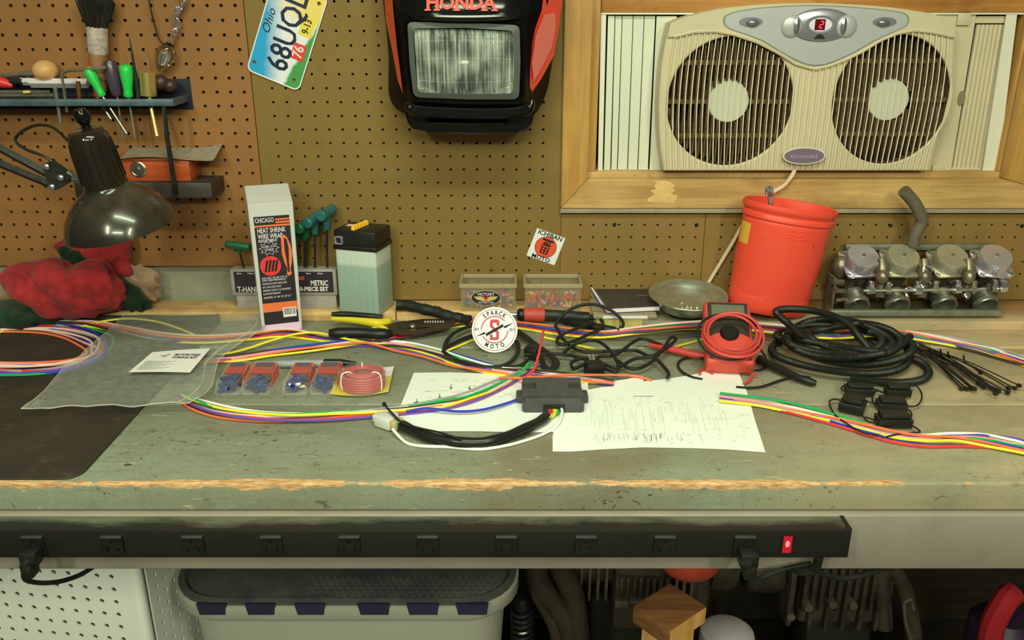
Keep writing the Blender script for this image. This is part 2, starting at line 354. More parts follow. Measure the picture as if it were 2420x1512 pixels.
# ---------------------------------------------------------------- power strip
t=NT('dusty_black_metal'); sep=t.n('ShaderNodeSeparateXYZ'); g=t.n('ShaderNodeNewGeometry'); t.t.links.new(g.outputs['Normal'],sep.inputs[0])
s2=t.n('ShaderNodeSeparateXYZ'); t.t.links.new(t.co.outputs['Object'],s2.inputs[0]); dy=t.math('ADD',t.ramp(s2.outputs[1],-.014,.020,-.34,.26),t.noise(14,5,.72,t.vec((.5,1.6,1)))); up=t.math('MULTIPLY',t.ramp(sep.outputs[2],.3,.9),t.ramp(dy,.38,.72)); t.P(Base_Color=t.mix(up,(.014,.012,.010),C(126,128,94,1.5)),Roughness=t.ramp(up,0,1,.38,.8),Specular_IOR_Level=.5); stripmat=t.m
YP=.937; zt_=ZC-.6363; zb_=ZC-26.68*.0254; xe=PY(2008,1287,YP).x
strip=T('power_strip','long black metal power strip screwed along the front of the bench','power strip',(0,YP+.015,zb_))
b=bm(); box(b,-1.05,xe,YP,YF-.009,zb_,zt_,.0016,2); P('housing',b,stripmat,strip)
b=bm(); box(b,xe-.004,xe+.0012,YP+.002,YF-.0092,zb_-.0006,zt_+.0012,.0008); P('end_cap',b,black,strip)
OUT=[82,268,458,643,827,1012,1197,1384,1570,1758]
for i,px in enumerate(OUT):
    x=PY(px,1287,YP).x; z=PY(px,1287,YP).z; b=bm(); M=frame((x,YP,z),(1,0,0),(0,0,1))
    tri=lambda w,h,cx,cy:[(cx-w/2,cy-h/2),(cx+w/2,cy-h/2),(cx+w/2,cy+h/2),(cx-w/2,cy+h/2)]
    plate(b,rrect(.0275,.0265,.002),[ell(.0024,.0026,12,0,.0055),tri(.0022,.0065,-.0068,-.0055),tri(.0022,.0065,.0068,-.0055)],.0036,.0005,M@Matrix.Translation((0,0,.0016)))
    o=P('outlet',b,black,strip)
    b=bm(); 
    for q in (ell(.0022,.0024,12,0,.0055),tri(.002,.006,-.0068,-.0055),tri(.002,.006,.0068,-.0055)): prism(b,q,-.0003,.0005,M)
    P('contact',b,darksteel,o)
    b=bm(); box(b,x-.0135,x+.0135,YP-.0050,YP-.0003,z+.0122,z+.0148,.0006); P('lip',b,mat('grey_lip',(.05,.05,.05),.4) if i==0 else bpy.data.materials['grey_lip'],o)
x=PY(1860,1287,YP).x; z=PY(1860,1285,YP).z
b=bm(); M=frame((x,YP,z),(1,0,0),(0,0,1)); plate(b,rrect(.0165,.031,.001),[rrect(.0115,.0255,.0008)],.003,.0004,M); sw=P('switch_bezel',b,black,strip)
b=bm(); prism(b,[(-.0055,-.0125),(-.0055,.0125),(.0055,.0125),(.0055,-.0125)],-.001,.0018,M); P('switch_rocker',b,mat('lit_red_rocker',(.25,.005,.01),.3,emit=(1,.02,.05),es=.30),strip,label='glowing red rocker switch')
b=bm(); ball(b,(x,YP-.0017,z+.001),.0028,(1,.5,1.8),10); P('switch_lamp',b,mat('red_lamp',(.5,.01,.02),.3,emit=(1,.16,.18),es=2.2),strip)
# ================================================================ helpers for shapes seen on a plane
def poly_on(pts,Y): return [PY(x,y,Y) for x,y in pts]
def resample(pts,n,c=None):
    "points of a closed outline at n equal angles round its centre"
    c=c or (sum(p[0] for p in pts)/len(pts),sum(p[1] for p in pts)/len(pts)); out=[]
    for k in range(n):
        a=2*pi*k/n; d=(cos(a),sin(a)); best=None
        for i in range(len(pts)):
            p,q=pts[i],pts[(i+1)%len(pts)]; ex,ey=q[0]-p[0],q[1]-p[1]; det=-d[0]*ey+d[1]*ex
            if abs(det)<1e-9: continue
            rx,ry=p[0]-c[0],p[1]-c[1]; t=(-rx*ey+ry*ex)/det; s=(d[0]*ry-d[1]*rx)/det
            if t>0 and -1e-6<=s<=1+1e-6 and (best is None or t>best): best=t
        out.append((c[0]+d[0]*best,c[1]+d[1]*best))
    return out
def loft(b,rings,cap0=False,cap1=False):
    vs=[[b.verts.new(p) for p in r] for r in rings]; n=len(vs[0])
    for A,D in zip(vs,vs[1:]):
        for k in range(n): b.faces.new((A[k],A[(k+1)%n],D[(k+1)%n],D[k]))
    if cap0: b.faces.new(vs[0][::-1])
    if cap1: b.faces.new(vs[-1])
    return vs
IN=.0254
# ================================================================ licence plate
M=WALL(PY(678,81,YW-.003),rad(67.5)); pl=T('license_plate','small blue and white motorcycle license plate hung askew on the pegboard','license plate',M=M)
t=NT('printed_plate'); sep=t.n('ShaderNodeSeparateXYZ'); t.t.links.new(t.co.outputs['Object'],sep.inputs[0]); x,y=sep.outputs[0],sep.outputs[1]
wv=t.math('MULTIPLY',t.noise(60,3,.5),.012)
c=t.mix(t.ramp(t.math('ADD',t.math('ADD',t.math('MULTIPLY',y,.9),t.math('MULTIPLY',x,-.22)),wv),.012,.042),C(222,228,205,.96),C(40,158,190,.96))
c=t.mix(t.math('MULTIPLY',t.ramp(t.math('ADD',x,wv),.028,.05),t.ramp(y,-.02,.03,1,.15)),c,C(226,205,95,.96))
c=t.mix(t.ramp(t.math('ADD',t.math('MULTIPLY',x,-.22),t.math('SUBTRACT',t.math('MULTIPLY',y,-1),wv)),.0305,.036),c,C(70,150,70,.96)); t.P(Base_Color=c,Roughness=.3,Coat_Weight=.3); pm=t.m
b=bm(); plate(b,rrect(7*IN,4*IN,.012),[ell(.0035,.0035,10,-2.75*IN,1.6*IN),ell(.0035,.0035,10,-2.85*IN,-1.45*IN),ell(.0035,.0035,10,2.85*IN,-1.5*IN),ell(.0035,.0035,10,2.75*IN,1.6*IN)],.0012,.0003)
P('plate',b,pm,pl,True)
b=bm(); plate(b,rrect(7.02*IN,4.02*IN,.012),[rrect(6.82*IN,3.82*IN,.010)],.0026,.0008); P('raised_rim',b,mat('plate_white',C(222,228,205,.96),.35),pl,True)
navy=mat('navy_paint',(.012,.016,.05),.35)
b=bm(); text(b,'68UQL',1.62*IN,Matrix.Translation((.15*IN,-.05*IN,.001)),bold=.012,width=5.5*IN,ext=.0009); P('lettering',b,navy,pl,True,label='embossed navy registration characters')
b=bm(); text(b,'Ohio',.62*IN,Matrix.Translation((.35*IN,1.45*IN,.0008)),shear=.35,ext=.0002); P('state_lettering',b,navy,pl,True)
for s,cx,cy,w,h,col,tc,fs in (('76',-.85,-1.15,1.15,.95,C(216,60,52,.96),(.75,.7,.6),.72),('9-13',1.05,-1.2,1.4,.95,C(220,205,60,.96),(.02,.02,.02),.5)):
    b=bm(); prism(b,rrect(w*IN,h*IN,.001,2,cx*IN,cy*IN),.0006,.0011); o=P('sticker',b,mat('sticker_'+('red' if s=='76' else 'yellow'),col,.4),pl,True,label='red registration sticker' if s=='76' else 'yellow registration sticker')
    b=bm(); text(b,s,fs*IN,Matrix.Translation((cx*IN,cy*IN,.0013)),bold=.03,width=w*.72*IN,ext=.0001); q=P('sticker_number',b,mat('sticker_ink_'+('w' if s=='76' else 'k'),tc,.5),pl,True); q.parent=o
# ================================================================ square sticker
M=WALL(PY(1290,583,YW-.0004),rad(-20.5)); st=T('square_sticker','white square sticker with a red disc stuck askew on the pegboard','sticker',M=M)
w=2.36*IN
b=bm(); prism(b,rrect(w,w,.0008,1),0,.0003); P('paper',b,mat('sticker_paper',C(226,234,212,.99),.4),st,True)
b=bm(); prism(b,ell(.0215,.0215,40,0,-.001),.0003,.0005); P('red_disc',b,mat('sticker_orange_red',C(226,84,50,.99),.4),st,True)
b=bm(); plate(b,ell(.0220,.0220,40,0,-.001),[ell(.0212,.0212,40,0,-.001)],.0002,0,Matrix.Translation((0,0,.0005)))
def stroke(x0,y0,x1,y1,wd=.0026):
    d=Vector((x1-x0,y1-y0,0)); n=Vector((-d.y,d.x,0)).normalized()*wd/2; prism(b,[(x0+n.x,y0+n.y),(x0-n.x,y0-n.y),(x1-n.x,y1-n.y),(x1+n.x,y1+n.y)],.0005,.0007)
stroke(-.0115,.0135,.0115,.0135,.0042)
for q in ((-.006,.0085,.007,.0095),(-.0095,.0045,.0095,.0045),(0,.009,0,-.002),(-.0065,.0075,-.004,.0055),(.0065,.0075,.004,.0055),(-.001,.0045,-.0095,-.0015),(.001,.0045,.0095,-.0015),
          (-.0075,-.003,.0075,-.003),(-.0075,-.0085,.0075,-.0085),(-.0075,-.014,.0075,-.014),(-.007,-.003,-.007,-.0145),(.007,-.003,.007,-.0145),(0,-.003,0,-.014)): stroke(*q,wd=.0021)
P('kanji',b,ink,st,True); b=bm(); text(b,'ICHIBAN',.0092,Matrix.Translation((0,.0242,.0005)),bold=.03,width=.050); P('lettering',b,ink,st,True); b=bm(); text(b,'MOTO',.0085,Matrix.Translation((-.001,-.0254,.0005)),bold=.035,width=.038)
P('lettering',b,ink,st,True)
# ================================================================ headlight fairing
fa=T('headlight_fairing','black and red motorcycle headlight fairing hung on the pegboard','headlight fairing',PY(1110,300,1.64))
N=160; c0=(1105,145)
sil=[(900,-75),(1322,-75),(1330,-20),(1322,60),(1307,135),(1296,202),(1283,240),(1269,264),(1245,276),(1180,281),(1105,281),(1020,277),(960,270),(938,258),(924,240),(918,215),(918,180),(919,140),(914,80),(905,0)]
md=[(925,-70),(1300,-70),(1296,0),(1268,100),(1254,190),(1252,245),(1236,262),(1180,268),(1105,267),(1030,262),(975,255),(958,240),(950,190),(942,100),(932,0)]
fr=[(938,-60),(1262,-60),(1252,10),(1246,60),(1242,150),(1240,230),(1228,246),(1105,247),(985,240),(970,225),(958,140),(952,50),(946,10)]
rim=[(963,55),(968,51),(1100,52),(1220,60),(1227,66),(1230,140),(1228,228),(1220,236),(1110,236),(985,230),(975,222),(968,150)]
rs=lambda p,Y:[PY(x,y,Y) for x,y in resample(p,N,c0)]
b=bm(); loft(b,[rs(sil,1.652),rs(sil,1.60),rs(md,1.545),rs(fr,1.522),rs(fr,1.520),rs(rim,1.530),rs(rim,1.56)],True,True)
fg=mat('gloss_black_paint',(.006,.006,.006),.12,spec=.38); P('shell',b,mat('satin_black_paint',(.006,.006,.006),.28,spec=.12,ior=1.2),fa,smooth=50)
b=bm(); r1=[(966,53),(1100,54),(1222,62),(1228,140),(1226,232),(1110,234),(982,228),(969,150)]
def rnd(pl,k=3):
    return [tuple(p)[:2] for p in cr([(x,y,0) for x,y in pl],k,True)]
ring_o=[(963,64),(963.5,58),(966,54),(972,52),(1100,53),(1214,59),(1222,61),(1227,66),(1228,73),(1230,145),(1227,222),(1225,229),(1221,233),(1213,235),(1110,235),(992,230.5),(984,229),(979,225),(976,218),(968,150)]
ring_i=[(977,77),(978,71),(981,68),(987,67),(1100,66),(1204,72),(1209,73.5),(1212,77),(1213,83),(1216,148),(1212,210),(1211,216),(1208,219.5),(1203,221),(1110,222),(999,218.5),(993,217),(989,214),(987,208),(981,150)]
loft(b,[rs(ring_o,1.537),rs(ring_o,1.526),rs(ring_i,1.5235),rs(ring_i,1.536)]); P('headlight_bezel',b,mat('grey_rubber',C(84,90,74,1.2),.45),fa,smooth=40)
# lens: glass sheet with vertical flutes; reflector bowl behind
lx0,lx1,ly0,ly1=977,1216,65,222
def lens(u,v,Y0,fl,amp):
    w=(978+10*v)+(238-12*v)*u; h=66+7*u+(155-4*u)*v
    p=PY(w,h,Y0-.010*(1-(2*u-1)**4)*(1-(2*v-1)**4)); p.y+=amp*abs(sin(u*pi*fl)); return p
b=bm(); grid(b,241,14,lambda u,v:lens(u,v,1.530,26,.0024)); 
t=NT('fluted_glass'); t.P(Base_Color=(.86,.92,.86),Roughness=.05,IOR=1.5,Specular_IOR_Level=.9,Alpha=t.ramp(t.math('ADD',t.math('MULTIPLY',t.noise(1,2,.6,t.vec((230,40,9))),.7),t.math('MULTIPLY',t.noise(1,3,.5,t.vec((24,24,30),(3,0,1))),.45)),.48,.70,.10,.50)); P('lens',b,t.m,fa,smooth=60)  # streaky opacity on a pale base paints in the bright reflections
t=NT('reflector_chrome'); t.P(Base_Color=(.86,.93,.87),Metallic=.80,Roughness=.14); t.bump(t.math('ADD',t.noise(1,3,.6,t.vec((55,55,16))),t.math('MULTIPLY',t.noise(1,2,.5,t.vec((300,60,20))),.6)),.85,.012); refm=t.m
b=bm(); rc=(1097,146)
def refl(u,v):
    w=979+234*u; h=68+6*u+150*v; q=((u-.5)**2/.25+(v-.5)**2/.25); p=PY(w,h,1.540+.060*max(0,1-q*.55)); p.y+=.0022*abs(sin(u*pi*22))*(1 if v<.45 else .4)+.0018*abs(sin(v*pi*3)); return p
grid(b,90,46,refl); P('reflector',b,refm,fa,smooth=60)
b=bm(); c=PY(1097,150,1.560); ball(b,c,.016,(1.3,1,.8),16); P('lamp_shield',b,steel,fa)
for yy,Yq in ((98,1.5285),(140,1.5265),(190,1.5275)):
    b=bm(); tube(b,[PY(984+18*k*1.0+8,yy+(5 if yy==190 else -3)*(1-((k-6)/6.)**2),Yq) for k in range(13)],.00035,5); P('lens_line',b,bpy.data.materials['fluted_glass'],fa)
# upper cowl with lettering
cow=lambda u,v:PY((938-6*v)+(322+10*v)*u,32-110*v+6*sin(pi*u),1.508+.034*v**1.3+.030*abs(2*u-1)**3)
b=bm(); g=grid(b,30,14,cow); P('cowl',b,fg,fa,smooth=60)
b=bm(); tube(b,[cow(u/24,0)+Vector((0,.006,-.002)) for u in range(25)],.007,8); P('cowl_edge',b,fg,fa)
pL=cow(.47,.28); fr_=frame(pL+Vector((0,-.0012,0)),cow(.6,.28)-cow(.34,.28),cow(.47,.4)-cow(.47,.2))
b=bm(); text(b,'HONDA',.0235,fr_@Matrix.Translation((0,-.0005,.0008)),bold=.05,width=.116)
for x,yy in ((-.0545,-1),(-.0395,-1),(-.0065,-1),(.0395,-1),(.0560,-1),(-.0545,1),(-.0395,1),(-.0065,1),(.0125,1)): prism(b,[(x-.0052,yy*.0117-.0014),(x+.0052,yy*.0117-.0014),(x+.0052,yy*.0117+.0014),(x-.0052,yy*.0117+.0014)],.0007,.0010,fr_@Matrix.Translation((0,-.0005,0))); 
P('lettering',b,mat('orange_red_decal',C(235,72,48,.96),.4),fa,label='orange red lettering')
# red side stripes
rp=mat('gloss_red_paint',C(214,66,38,.96),.15,coat=.5); rp2=mat('salmon_panel',C(222,112,88,.96),.2,coat=.4)
def panel(name,pts,m,Y0,Y1,th=.002,lab=None):
    "px points with their own depth"
    b=bm(); A=[b.verts.new(PY(x,y,Y)) for x,y,Y in pts]; D=[b.verts.new(PY(x,y,Y)+Vector((0,th,0))) for x,y,Y in pts]; n=len(A)
    b.faces.new(A); b.faces.new(D[::-1])
    for k in range(n): b.faces.new((A[k],A[(k+1)%n],D[(k+1)%n],D[k]))
    return P(name,b,m,fa,label=lab,smooth=20)
panel('side_panel',[(903,-70,1.590),(924,-70,1.548),(929,20,1.548),(938,110,1.542),(946,170,1.540),(952,222,1.538),(940,190,1.555),(927,120,1.568),(912,50,1.585)],rp,0,0,lab='narrow red stripe')
panel('side_panel',[(1328,-70,1.580),(1331,-20,1.577),(1322,60,1.575),(1308,133,1.572),(1280,185,1.565),(1255,221,1.55),(1252,200,1.540),(1253,160,1.535),(1260,80,1.535),(1280,25,1.535),(1292,-70,1.538)],rp,0,0,lab='broad red side panel')
panel('side_panel_inset',[(1312,30,1.566),(1314,60,1.566),(1305,110,1.563),(1283,156,1.556),(1262,192,1.540),(1257,150,1.527),(1266,85,1.527),(1286,34,1.532)],rp2,0,0,lab='salmon inset of the side panel')
# chin: protruding lip and slotted skirt
lipc=[(962,238),(966,250),(985,262),(1060,267),(1130,269),(1200,268),(1240,262),(1254,250),(1258,236)]
b=bm(); tube(b,cr([PY(x,y,1.508) for x,y in lipc],5),[.0035+.0055*min(1,min(i,40-i)/6) for i in range(41)],10); P('chin_lip',b,fg,fa)
b=bm(); so=[(955,266),(1264,268),(1258,292),(1247,310),(1215,317),(1105,319),(1015,315),(972,305),(962,290)]; si=[(1012,280),(1196,282),(1195,287),(1190,289),(1105,290),(1020,288),(1012,284)]
prism_pts=[PY(x,y,1.555) for x,y in so]; hp=[PY(x,y,1.555) for x,y in si]
M=frame((0,1.575,0),(1,0,0),(0,0,1)); plate(b,[(p.x,p.z) for p in prism_pts],[[(p.x,p.z) for p in hp]],.075,.004,M@Matrix.Translation((0,0,-.02))); P('chin_skirt',b,fg,fa,smooth=40)
# ================================================================ tool rack on the left pegboard
rk=T('tool_rack','blue painted steel tool rack screwed to the left pegboard','tool rack',(-.9,1.60,1.33))
rust=mat('blue_painted_steel',C(80,104,102,.96),.45,.1,var=.45,vs=40); rdark=mat('dark_rack_steel',C(50,50,48,.96),.5,.3,var=.4,vs=30)
YR=1.575; zr1=PY(200,234,YR).z; zr0=PY(200,251,YR).z; xr_=PY(408,240,YR).x
b=bm(); box(b,-1.35,xr_,YR,YR+.004,zr0,zr1,.0015); P('front_lip',b,rust,rk)
b=bm(); M=frame((0,0,zr1-.004),(1,0,0),(0,1,0)); plate(b,[(-1.35,YR+.003),(xr_,YR+.003),(xr_,YW-.002),(-1.35,YW-.002)],[],.0016,0,M); P('tray',b,rdark,rk)
b=bm(); box(b,-1.35,PY(453,220,YW).x,YW-.0022,YW-.0004,PY(455,258,YW).z,PY(452,186,YW).z); P('back_plate',b,mat('blue_black_steel',C(46,52,58,.96),.45,.2,var=.4,vs=30),rk)
b=bm(); box(b,xr_-.002,xr_+.001,YR,YW-.002,zr0,zr1+.001,.0005); P('end_plate',b,rust,rk)
def Q(px,py,Y=1.605): return PY(px,py,Y)
# screwdrivers
def driver(label,top,bot,tip,w,m,Y=1.603,shape='round',rsh=.0022,group='screwdrivers standing in the tool rack'):
    a,c,d=Q(*top,Y),Q(*bot,Y),Q(*tip,Y); o=T('screwdriver',label,'screwdriver',d,group=group)
    L=(a-c).length; b=bm(); q=w/2/1240
    prof=[(0,.0),(.55,.0),(.75,.06),(.66,.16),(.70,.30),(.92,.55),(1,.82),(.9,.93),(.55,.985),(0,1)] if shape=='round' else [(0,0),(.65,0),(.8,.08),(.92,.2),(1,.5),(1,.9),(.85,.98),(0,1)]
    z=(a-c).normalized(); Mx=frame(c,z.orthogonal(),z.cross(z.orthogonal()))
    lathe(b,[(r*q,s*L) for r,s in prof],18 if shape=='round' else 8,Mx); P('handle',b,m,o,smooth=50)
    b=bm(); tube(b,[c,d],rsh,8); P('blade',b,steel,o)
gp=mat('bright_green_plastic',C(40,200,72,.99),.35); dp=mat('purple_black_plastic',C(70,58,66,.96),.3,coat=.3); rpz=mat('red_handle',C(214,50,44,.96),.35)
driver('bright green screwdriver leaning beside the white brush',(205,158),(243,228),(300,316),25,gp,1.595)
driver('bright green screwdriver standing straight beside the dark one',(297,152),(304,230),(319,326),29,gp,1.597)
driver('dark purple fluted screwdriver between two green screwdrivers',(258,142),(277,226),(290,326),31,dp,1.606,'flute',.002)
driver('red handled screwdriver half hidden behind a green one',(214,140),(230,230),(263,282),16,rpz,1.628,'round',.003)
# brush
br=T('dusting_brush','fat dark bristled dusting brush with a dirty white ferrule in the tool rack','brush',Q(238,232,1.622))
b=bm(); a,c=Q(237,214,1.622),Q(230,84,1.622); z=(c-a).normalized(); Mx=frame(a,(1,0,0),Vector((0,1,0))); Mx=frame(a,z.cross(Vector((0,1,0))).normalized(),Vector((0,1,0))) ; Mx=frame(a,Vector((0,1,0)).cross(z),z.cross(Vector((0,1,0)).cross(z)))
lathe(b,[(0,0),(.012,0),(.0125,.03),(.015,.05),(.0155,.066),(.0,.067)],18,Mx); P('handle',b,mat('tan_wood_handle',C(150,112,68,.96),.5,var=.3),br)
b=bm(); lathe(b,[(0,.064),(.0158,.064),(.0175,.07),(.0178,.108),(.0165,.111),(0,.111)],20,Mx); P('ferrule',b,mat('dirty_white_ferrule',C(188,178,150,.96),.5,var=.4,vs=120),br)
b=bm(); L0=.109
lathe(b,[(0,.1095),(.0150,.1095),(.020,.132),(.0255,.152),(.022,.165),(.010,.172),(0,.173)],20,Mx)
for i in range(520):
    r0=.0155*math.sqrt(R.random()); th=R.random()*2*pi; sp=1.95+R.uniform(-.12,.15); L=.066*(1-.30*(r0/.0155)**2)*R.uniform(.9,1.04)
    p0=Mx@Vector((r0*cos(th),r0*sin(th),L0)); p1=Mx@Vector((r0*1.55*cos(th),r0*1.55*sin(th),L0+L*.45)); p2=Mx@Vector((r0*sp*cos(th),r0*sp*sin(th),L0+L)); tube(b,[p0,p1,p2],[.0015,.0016,.0012],4)
P('bristles',b,mat('dark_bristle',(.016,.013,.011),.75),br,kind='stuff')
# picks, punches, keys
def rod(name,label,cat,pts,r,m,Y=1.6,seg=10,group=None):
    b=bm(); tube(b,[Q(x,y,Y) for x,y in pts],r,seg); return S(name,label,cat,b,m,group)
rod('scribing_pick','tapered steel pick standing point up in the tool rack','pick',[(306,90),(311,120),(318,165),(326,215),(328,262)],[.0006,.0016,.0030,.0042,.0030],darksteel)
rod('hex_key','bent silver hex key hooked over the rack beside the aluminium bar','hex key',[(250,160),(200,164),(160,167),(148,172),(147,186),(152,215),(158,265)],[.0027]*7,steel,1.588,6)
rod('drive_pin','short brass pin standing near the leaning green screwdriver','pin',[(184,192),(187,222),(189,250)],[.0042,.0042,.0036],mat('dull_brass',C(150,108,58,.96),.35,.8),1.592)
rod('drift_punch','thin grey drift punch hanging lowest below the rack','punch',[(130,206),(134,232),(139,262),(143,292)],[.0042,.0042,.003,.0036],steel,1.590)
rod('aluminium_bar','bright aluminium bar lying along the tool rack','bar',[(47,193),(70,193),(72,196),(208,197)],[.0065,.0068,.0085,.0085],mat('bright_aluminium',C(215,215,196,.99),.35,.15),1.625,4)
bp=T('brass_punch','shiny brass cylinder on a long brass rod at the rack end','punch',Q(372,322,1.59))
brass=mat('polished_brass',C(225,200,110,.88),.22,.8)
b=bm(); a,c=Q(352,226,1.603),Q(348,170,1.603); cyl(b,a,c,.0145,.0145,24); P('head',b,brass,bp)
b=bm(); tube(b,[Q(353,226,1.602),Q(357,255,1.60),Q(371,322,1.585)],[.004,.0034,.0042],8); P('rod',b,brass,bp)
kt=T('ball_handle_awl','steel awl with a round pale wooden knob lying behind the bar','awl',Q(107,185,1.64))
b=bm(); ball(b,Q(107,167,1.63),.0215,(1.05,1,.88),20); P('knob',b,mat('pale_turned_wood',C(204,160,92,.96),.4),kt)
b=bm(); tube(b,[Q(84,172,1.632),Q(40,177,1.632),Q(-40,184,1.632)],[.005,.0045,.0045],8); P('shaft',b,steel,kt)
pr=T('pliers','red handled pliers poking in from the picture edge on the rack','pliers',Q(10,210,1.615))
b=bm(); tube(b,[Q(-60,190,1.615),Q(-10,192,1.615),Q(12,197,1.615),Q(30,203,1.615)],[.010,.011,.0095,.004],10); P('handle',b,rpz,pr)
b=bm(); tube(b,[Q(26,194,1.618),Q(50,193,1.618)],[.007,.006],8); P('jaw',b,black,pr)
for k,(x0,x1,y) in enumerate(((-40,118,219),(-40,128,227))): rod('steel_strip',('upper','lower')[k]+' grey steel strip lying on the rack tray at the picture edge','strip',[(x0,y),(x1,y)],[.0045,.0045],steel,1.60-.008*k,4)
b=bm(); box(b,Q(68,217).x,Q(83,217).x,1.585,1.592,Q(75,220,1.588).z,Q(75,214,1.588).z,.0005); S('brass_tag','tiny yellow tag lying on the grey steel strips','tag',b,mat('yellow_tag',C(214,190,90,.96),.5))
b=bm(); ball(b,Q(380,195,1.62),.0145,(1,.9,1),14); ball(b,Q(402,203,1.625),.013,(1,.9,.95),14); S('brown_knob_pull','dark brown double knob on the rack beside the brass cylinder','knob',b,mat('dark_brown_wood',C(58,42,34,.96),.4))
# glass vial on a chain
ch=T('glass_pendant','clear glass pendant hanging on a silver chain above the rack','pendant',Q(385,178,1.635))
glass=mat('clear_glass',(.95,.97,.94),.02,trans=1,ior=1.45)
b=bm(); a,c=Q(378,168,1.635),Q(400,104,1.635); z=(c-a).normalized(); Mx=frame(a,Vector((0,1,0)).cross(z),z.cross(Vector((0,1,0)).cross(z)))
lathe(b,[(0,0),(.005,0),(.012,.012),(.0175,.028),(.0165,.04),(.009,.05),(.0055,.056),(0,.057)],16,Mx); P('vial',b,glass,ch,smooth=60)
b=bm(); lathe(b,[(0,.014),(.005,.014),(.008,.028),(.007,.036),(0,.04)],12,Mx); P('metal_core',b,chrome,ch)
b=bm(); P0=[(400,104),(408,92),(413,76),(420,60),(417,45),(418,30),(426,15),(436,4),(428,-10),(434,-30)]
for i,p in enumerate(cr([Q(x,y,1.64) for x,y in P0],3)):
    q=.0055; ax=Vector((R.uniform(-1,1),R.uniform(-1,1),R.uniform(-1,1))).normalized(); m=Matrix.Translation(p)@ax.to_track_quat('Z','Y').to_matrix().to_4x4(); tube(b,[m@Vector((q*cos(2*pi*k/10),q*sin(2*pi*k/10)*.7,0)) for k in range(10)],.0011,5,True)
P('chain',b,chrome,ch)
b=bm(); tube(b,cr([Q(350,-10,1.645),Q(358,30,1.645),Q(367,65,1.645),Q(377,95,1.645),Q(388,106,1.643)],5),.0013,6); S('thin_black_wire','thin black wire hanging on the pegboard beside the chain','wire',b,black)
# ================================================================ lower shelf with wooden box
sh=T('small_shelf','dark steel ledge shelf on the left pegboard holding an orange wooden box','shelf',(-.685,1.62,1.167))
b=bm(); box(b,-.812,-.558,1.579,YW-.001,1.167,1.1955,.002); P('ledge',b,mat('dusty_dark_steel',C(72,66,52,.96),.5,.2,var=.35,vs=25),sh)
b=bm(); c=PY(414,455,1.578); cyl(b,c,c+Vector((0,-.006,0)),.006,.005,8); cyl(b,c+Vector((.004,0,-.018)),c+Vector((.004,-.006,-.018)),.004,.004,8); P('bolt',b,darksteel,sh)
hr=T('hanger_strap','black steel strap running from the tool rack down to the small shelf','strap',PY(413,450,1.577))
b=bm(); tube(b,[PY(387,252,1.5725),PY(394,320,1.572),PY(405,390,1.5715),PY(414,452,1.571)],[.0042,.0045,.0048,.005],6); P('bar',b,darksteel,hr)
wb=T('wooden_box','small orange varnished wooden box with a round nickel latch on the shelf','box',(-.67,1.62,1.196))
ow=wood('orange_varnish',C(196,96,44,.96),C(168,74,32,.96),0,9,.3,.4); 
x0,x1=PY(268,400,1.595).x,PY(448,400,1.595).x; zb1=PY(350,381,1.595).z
b=bm(); box(b,x0,x1,1.595,YW-.002,1.1957,zb1,.0015); P('body',b,ow,wb)
b=bm(); box(b,x0-.001,x1+.001,1.5942,YW-.0015,zb1+.0004,zb1+.006,.0012); P('lid',b,ow,wb)
b=bm(); c=PY(327,400,1.5945); lathe(b,[(0,-.0005),(.0148,-.0005),(.0148,.001),(.0125,.0022),(.0115,.0014),(.004,.0018),(.0035,.004),(0,.0042)],24,frame(c,(1,0,0),(0,0,1))); P('latch',b,mat('nickel',(.55,.55,.5),.28,1),wb,smooth=20)
def pap(u,v):
    p=PY(283+ (222-8*v)*u,0,1.6); x=p.x; y=1.585+.068*v; return Vector((PY(283,345,1.6).x+(PY(505,345,1.6).x-PY(283,345,1.6).x)*u, y, zb1+.0066+.0035*(1-v)*sin(u*5)+ .012*max(0,v-.2)*1.0+.010*max(0,u-.8)*4*v))
b=bm(); sheet(b,18,6,pap,.0006); S('old_booklet','curled grey printed leaflet lying on the orange wooden box','leaflet',b,mat('newsprint',C(176,166,124,1.04),.8,col2=C(126,120,92,1.04),vs=160,stretch=(1,3,1)))
# ================================================================ desk lamp
YLp=1.38; lp=T('desk_lamp','black swing arm desk lamp with a dusty bell shade','lamp',PY(240,560,YLp))
neck=PY(252,441,YLp); ax=Vector((.125,.15,-.98)).normalized(); xx=Vector((0,1,0)).cross(ax).normalized(); ML=frame(neck,xx,ax.cross(xx))
t=NT('dusty_black_enamel'); g=t.n('ShaderNodeNewGeometry'); sep=t.n('ShaderNodeSeparateXYZ'); t.t.links.new(g.outputs['Normal'],sep.inputs[0])
du=t.math('MULTIPLY',t.ramp(sep.outputs[2],.1,.95,0,.55),t.ramp(t.noise(14,5,.65),.32,.66)); t.P(Base_Color=t.mix(du,(.018,.016,.014),C(128,112,78,1.7)),Roughness=t.ramp(du,0,1,.17,.5),Coat_Weight=.25); lampm=t.m
b=bm(); prof=[(.0345,-.004),(.036,0),(.041,.005),(.055,.014),(.069,.027),(.080,.043),(.086,.056),(.0895,.068),(.0885,.0685),(.084,.056),(.066,.028),(.033,.002)]
lathe(b,prof,56,ML); P('shade',b,lampm,lp,smooth=50)
b=bm(); n=36
hs=[(.0,-.095),(.018,-.0955),(.027,-.092),(.0305,-.083),(.0315,-.06),(.0325,-.03),(.034,-.008),(.0345,.002),(0,.004)]
vs=lathe(b,hs,48,ML); 
for f in list(b.faces): pass
P('socket_cover',b,mat('brown_black_bakelite',(.020,.014,.011),.14,coat=.35),lp,smooth=50)
b=bm()
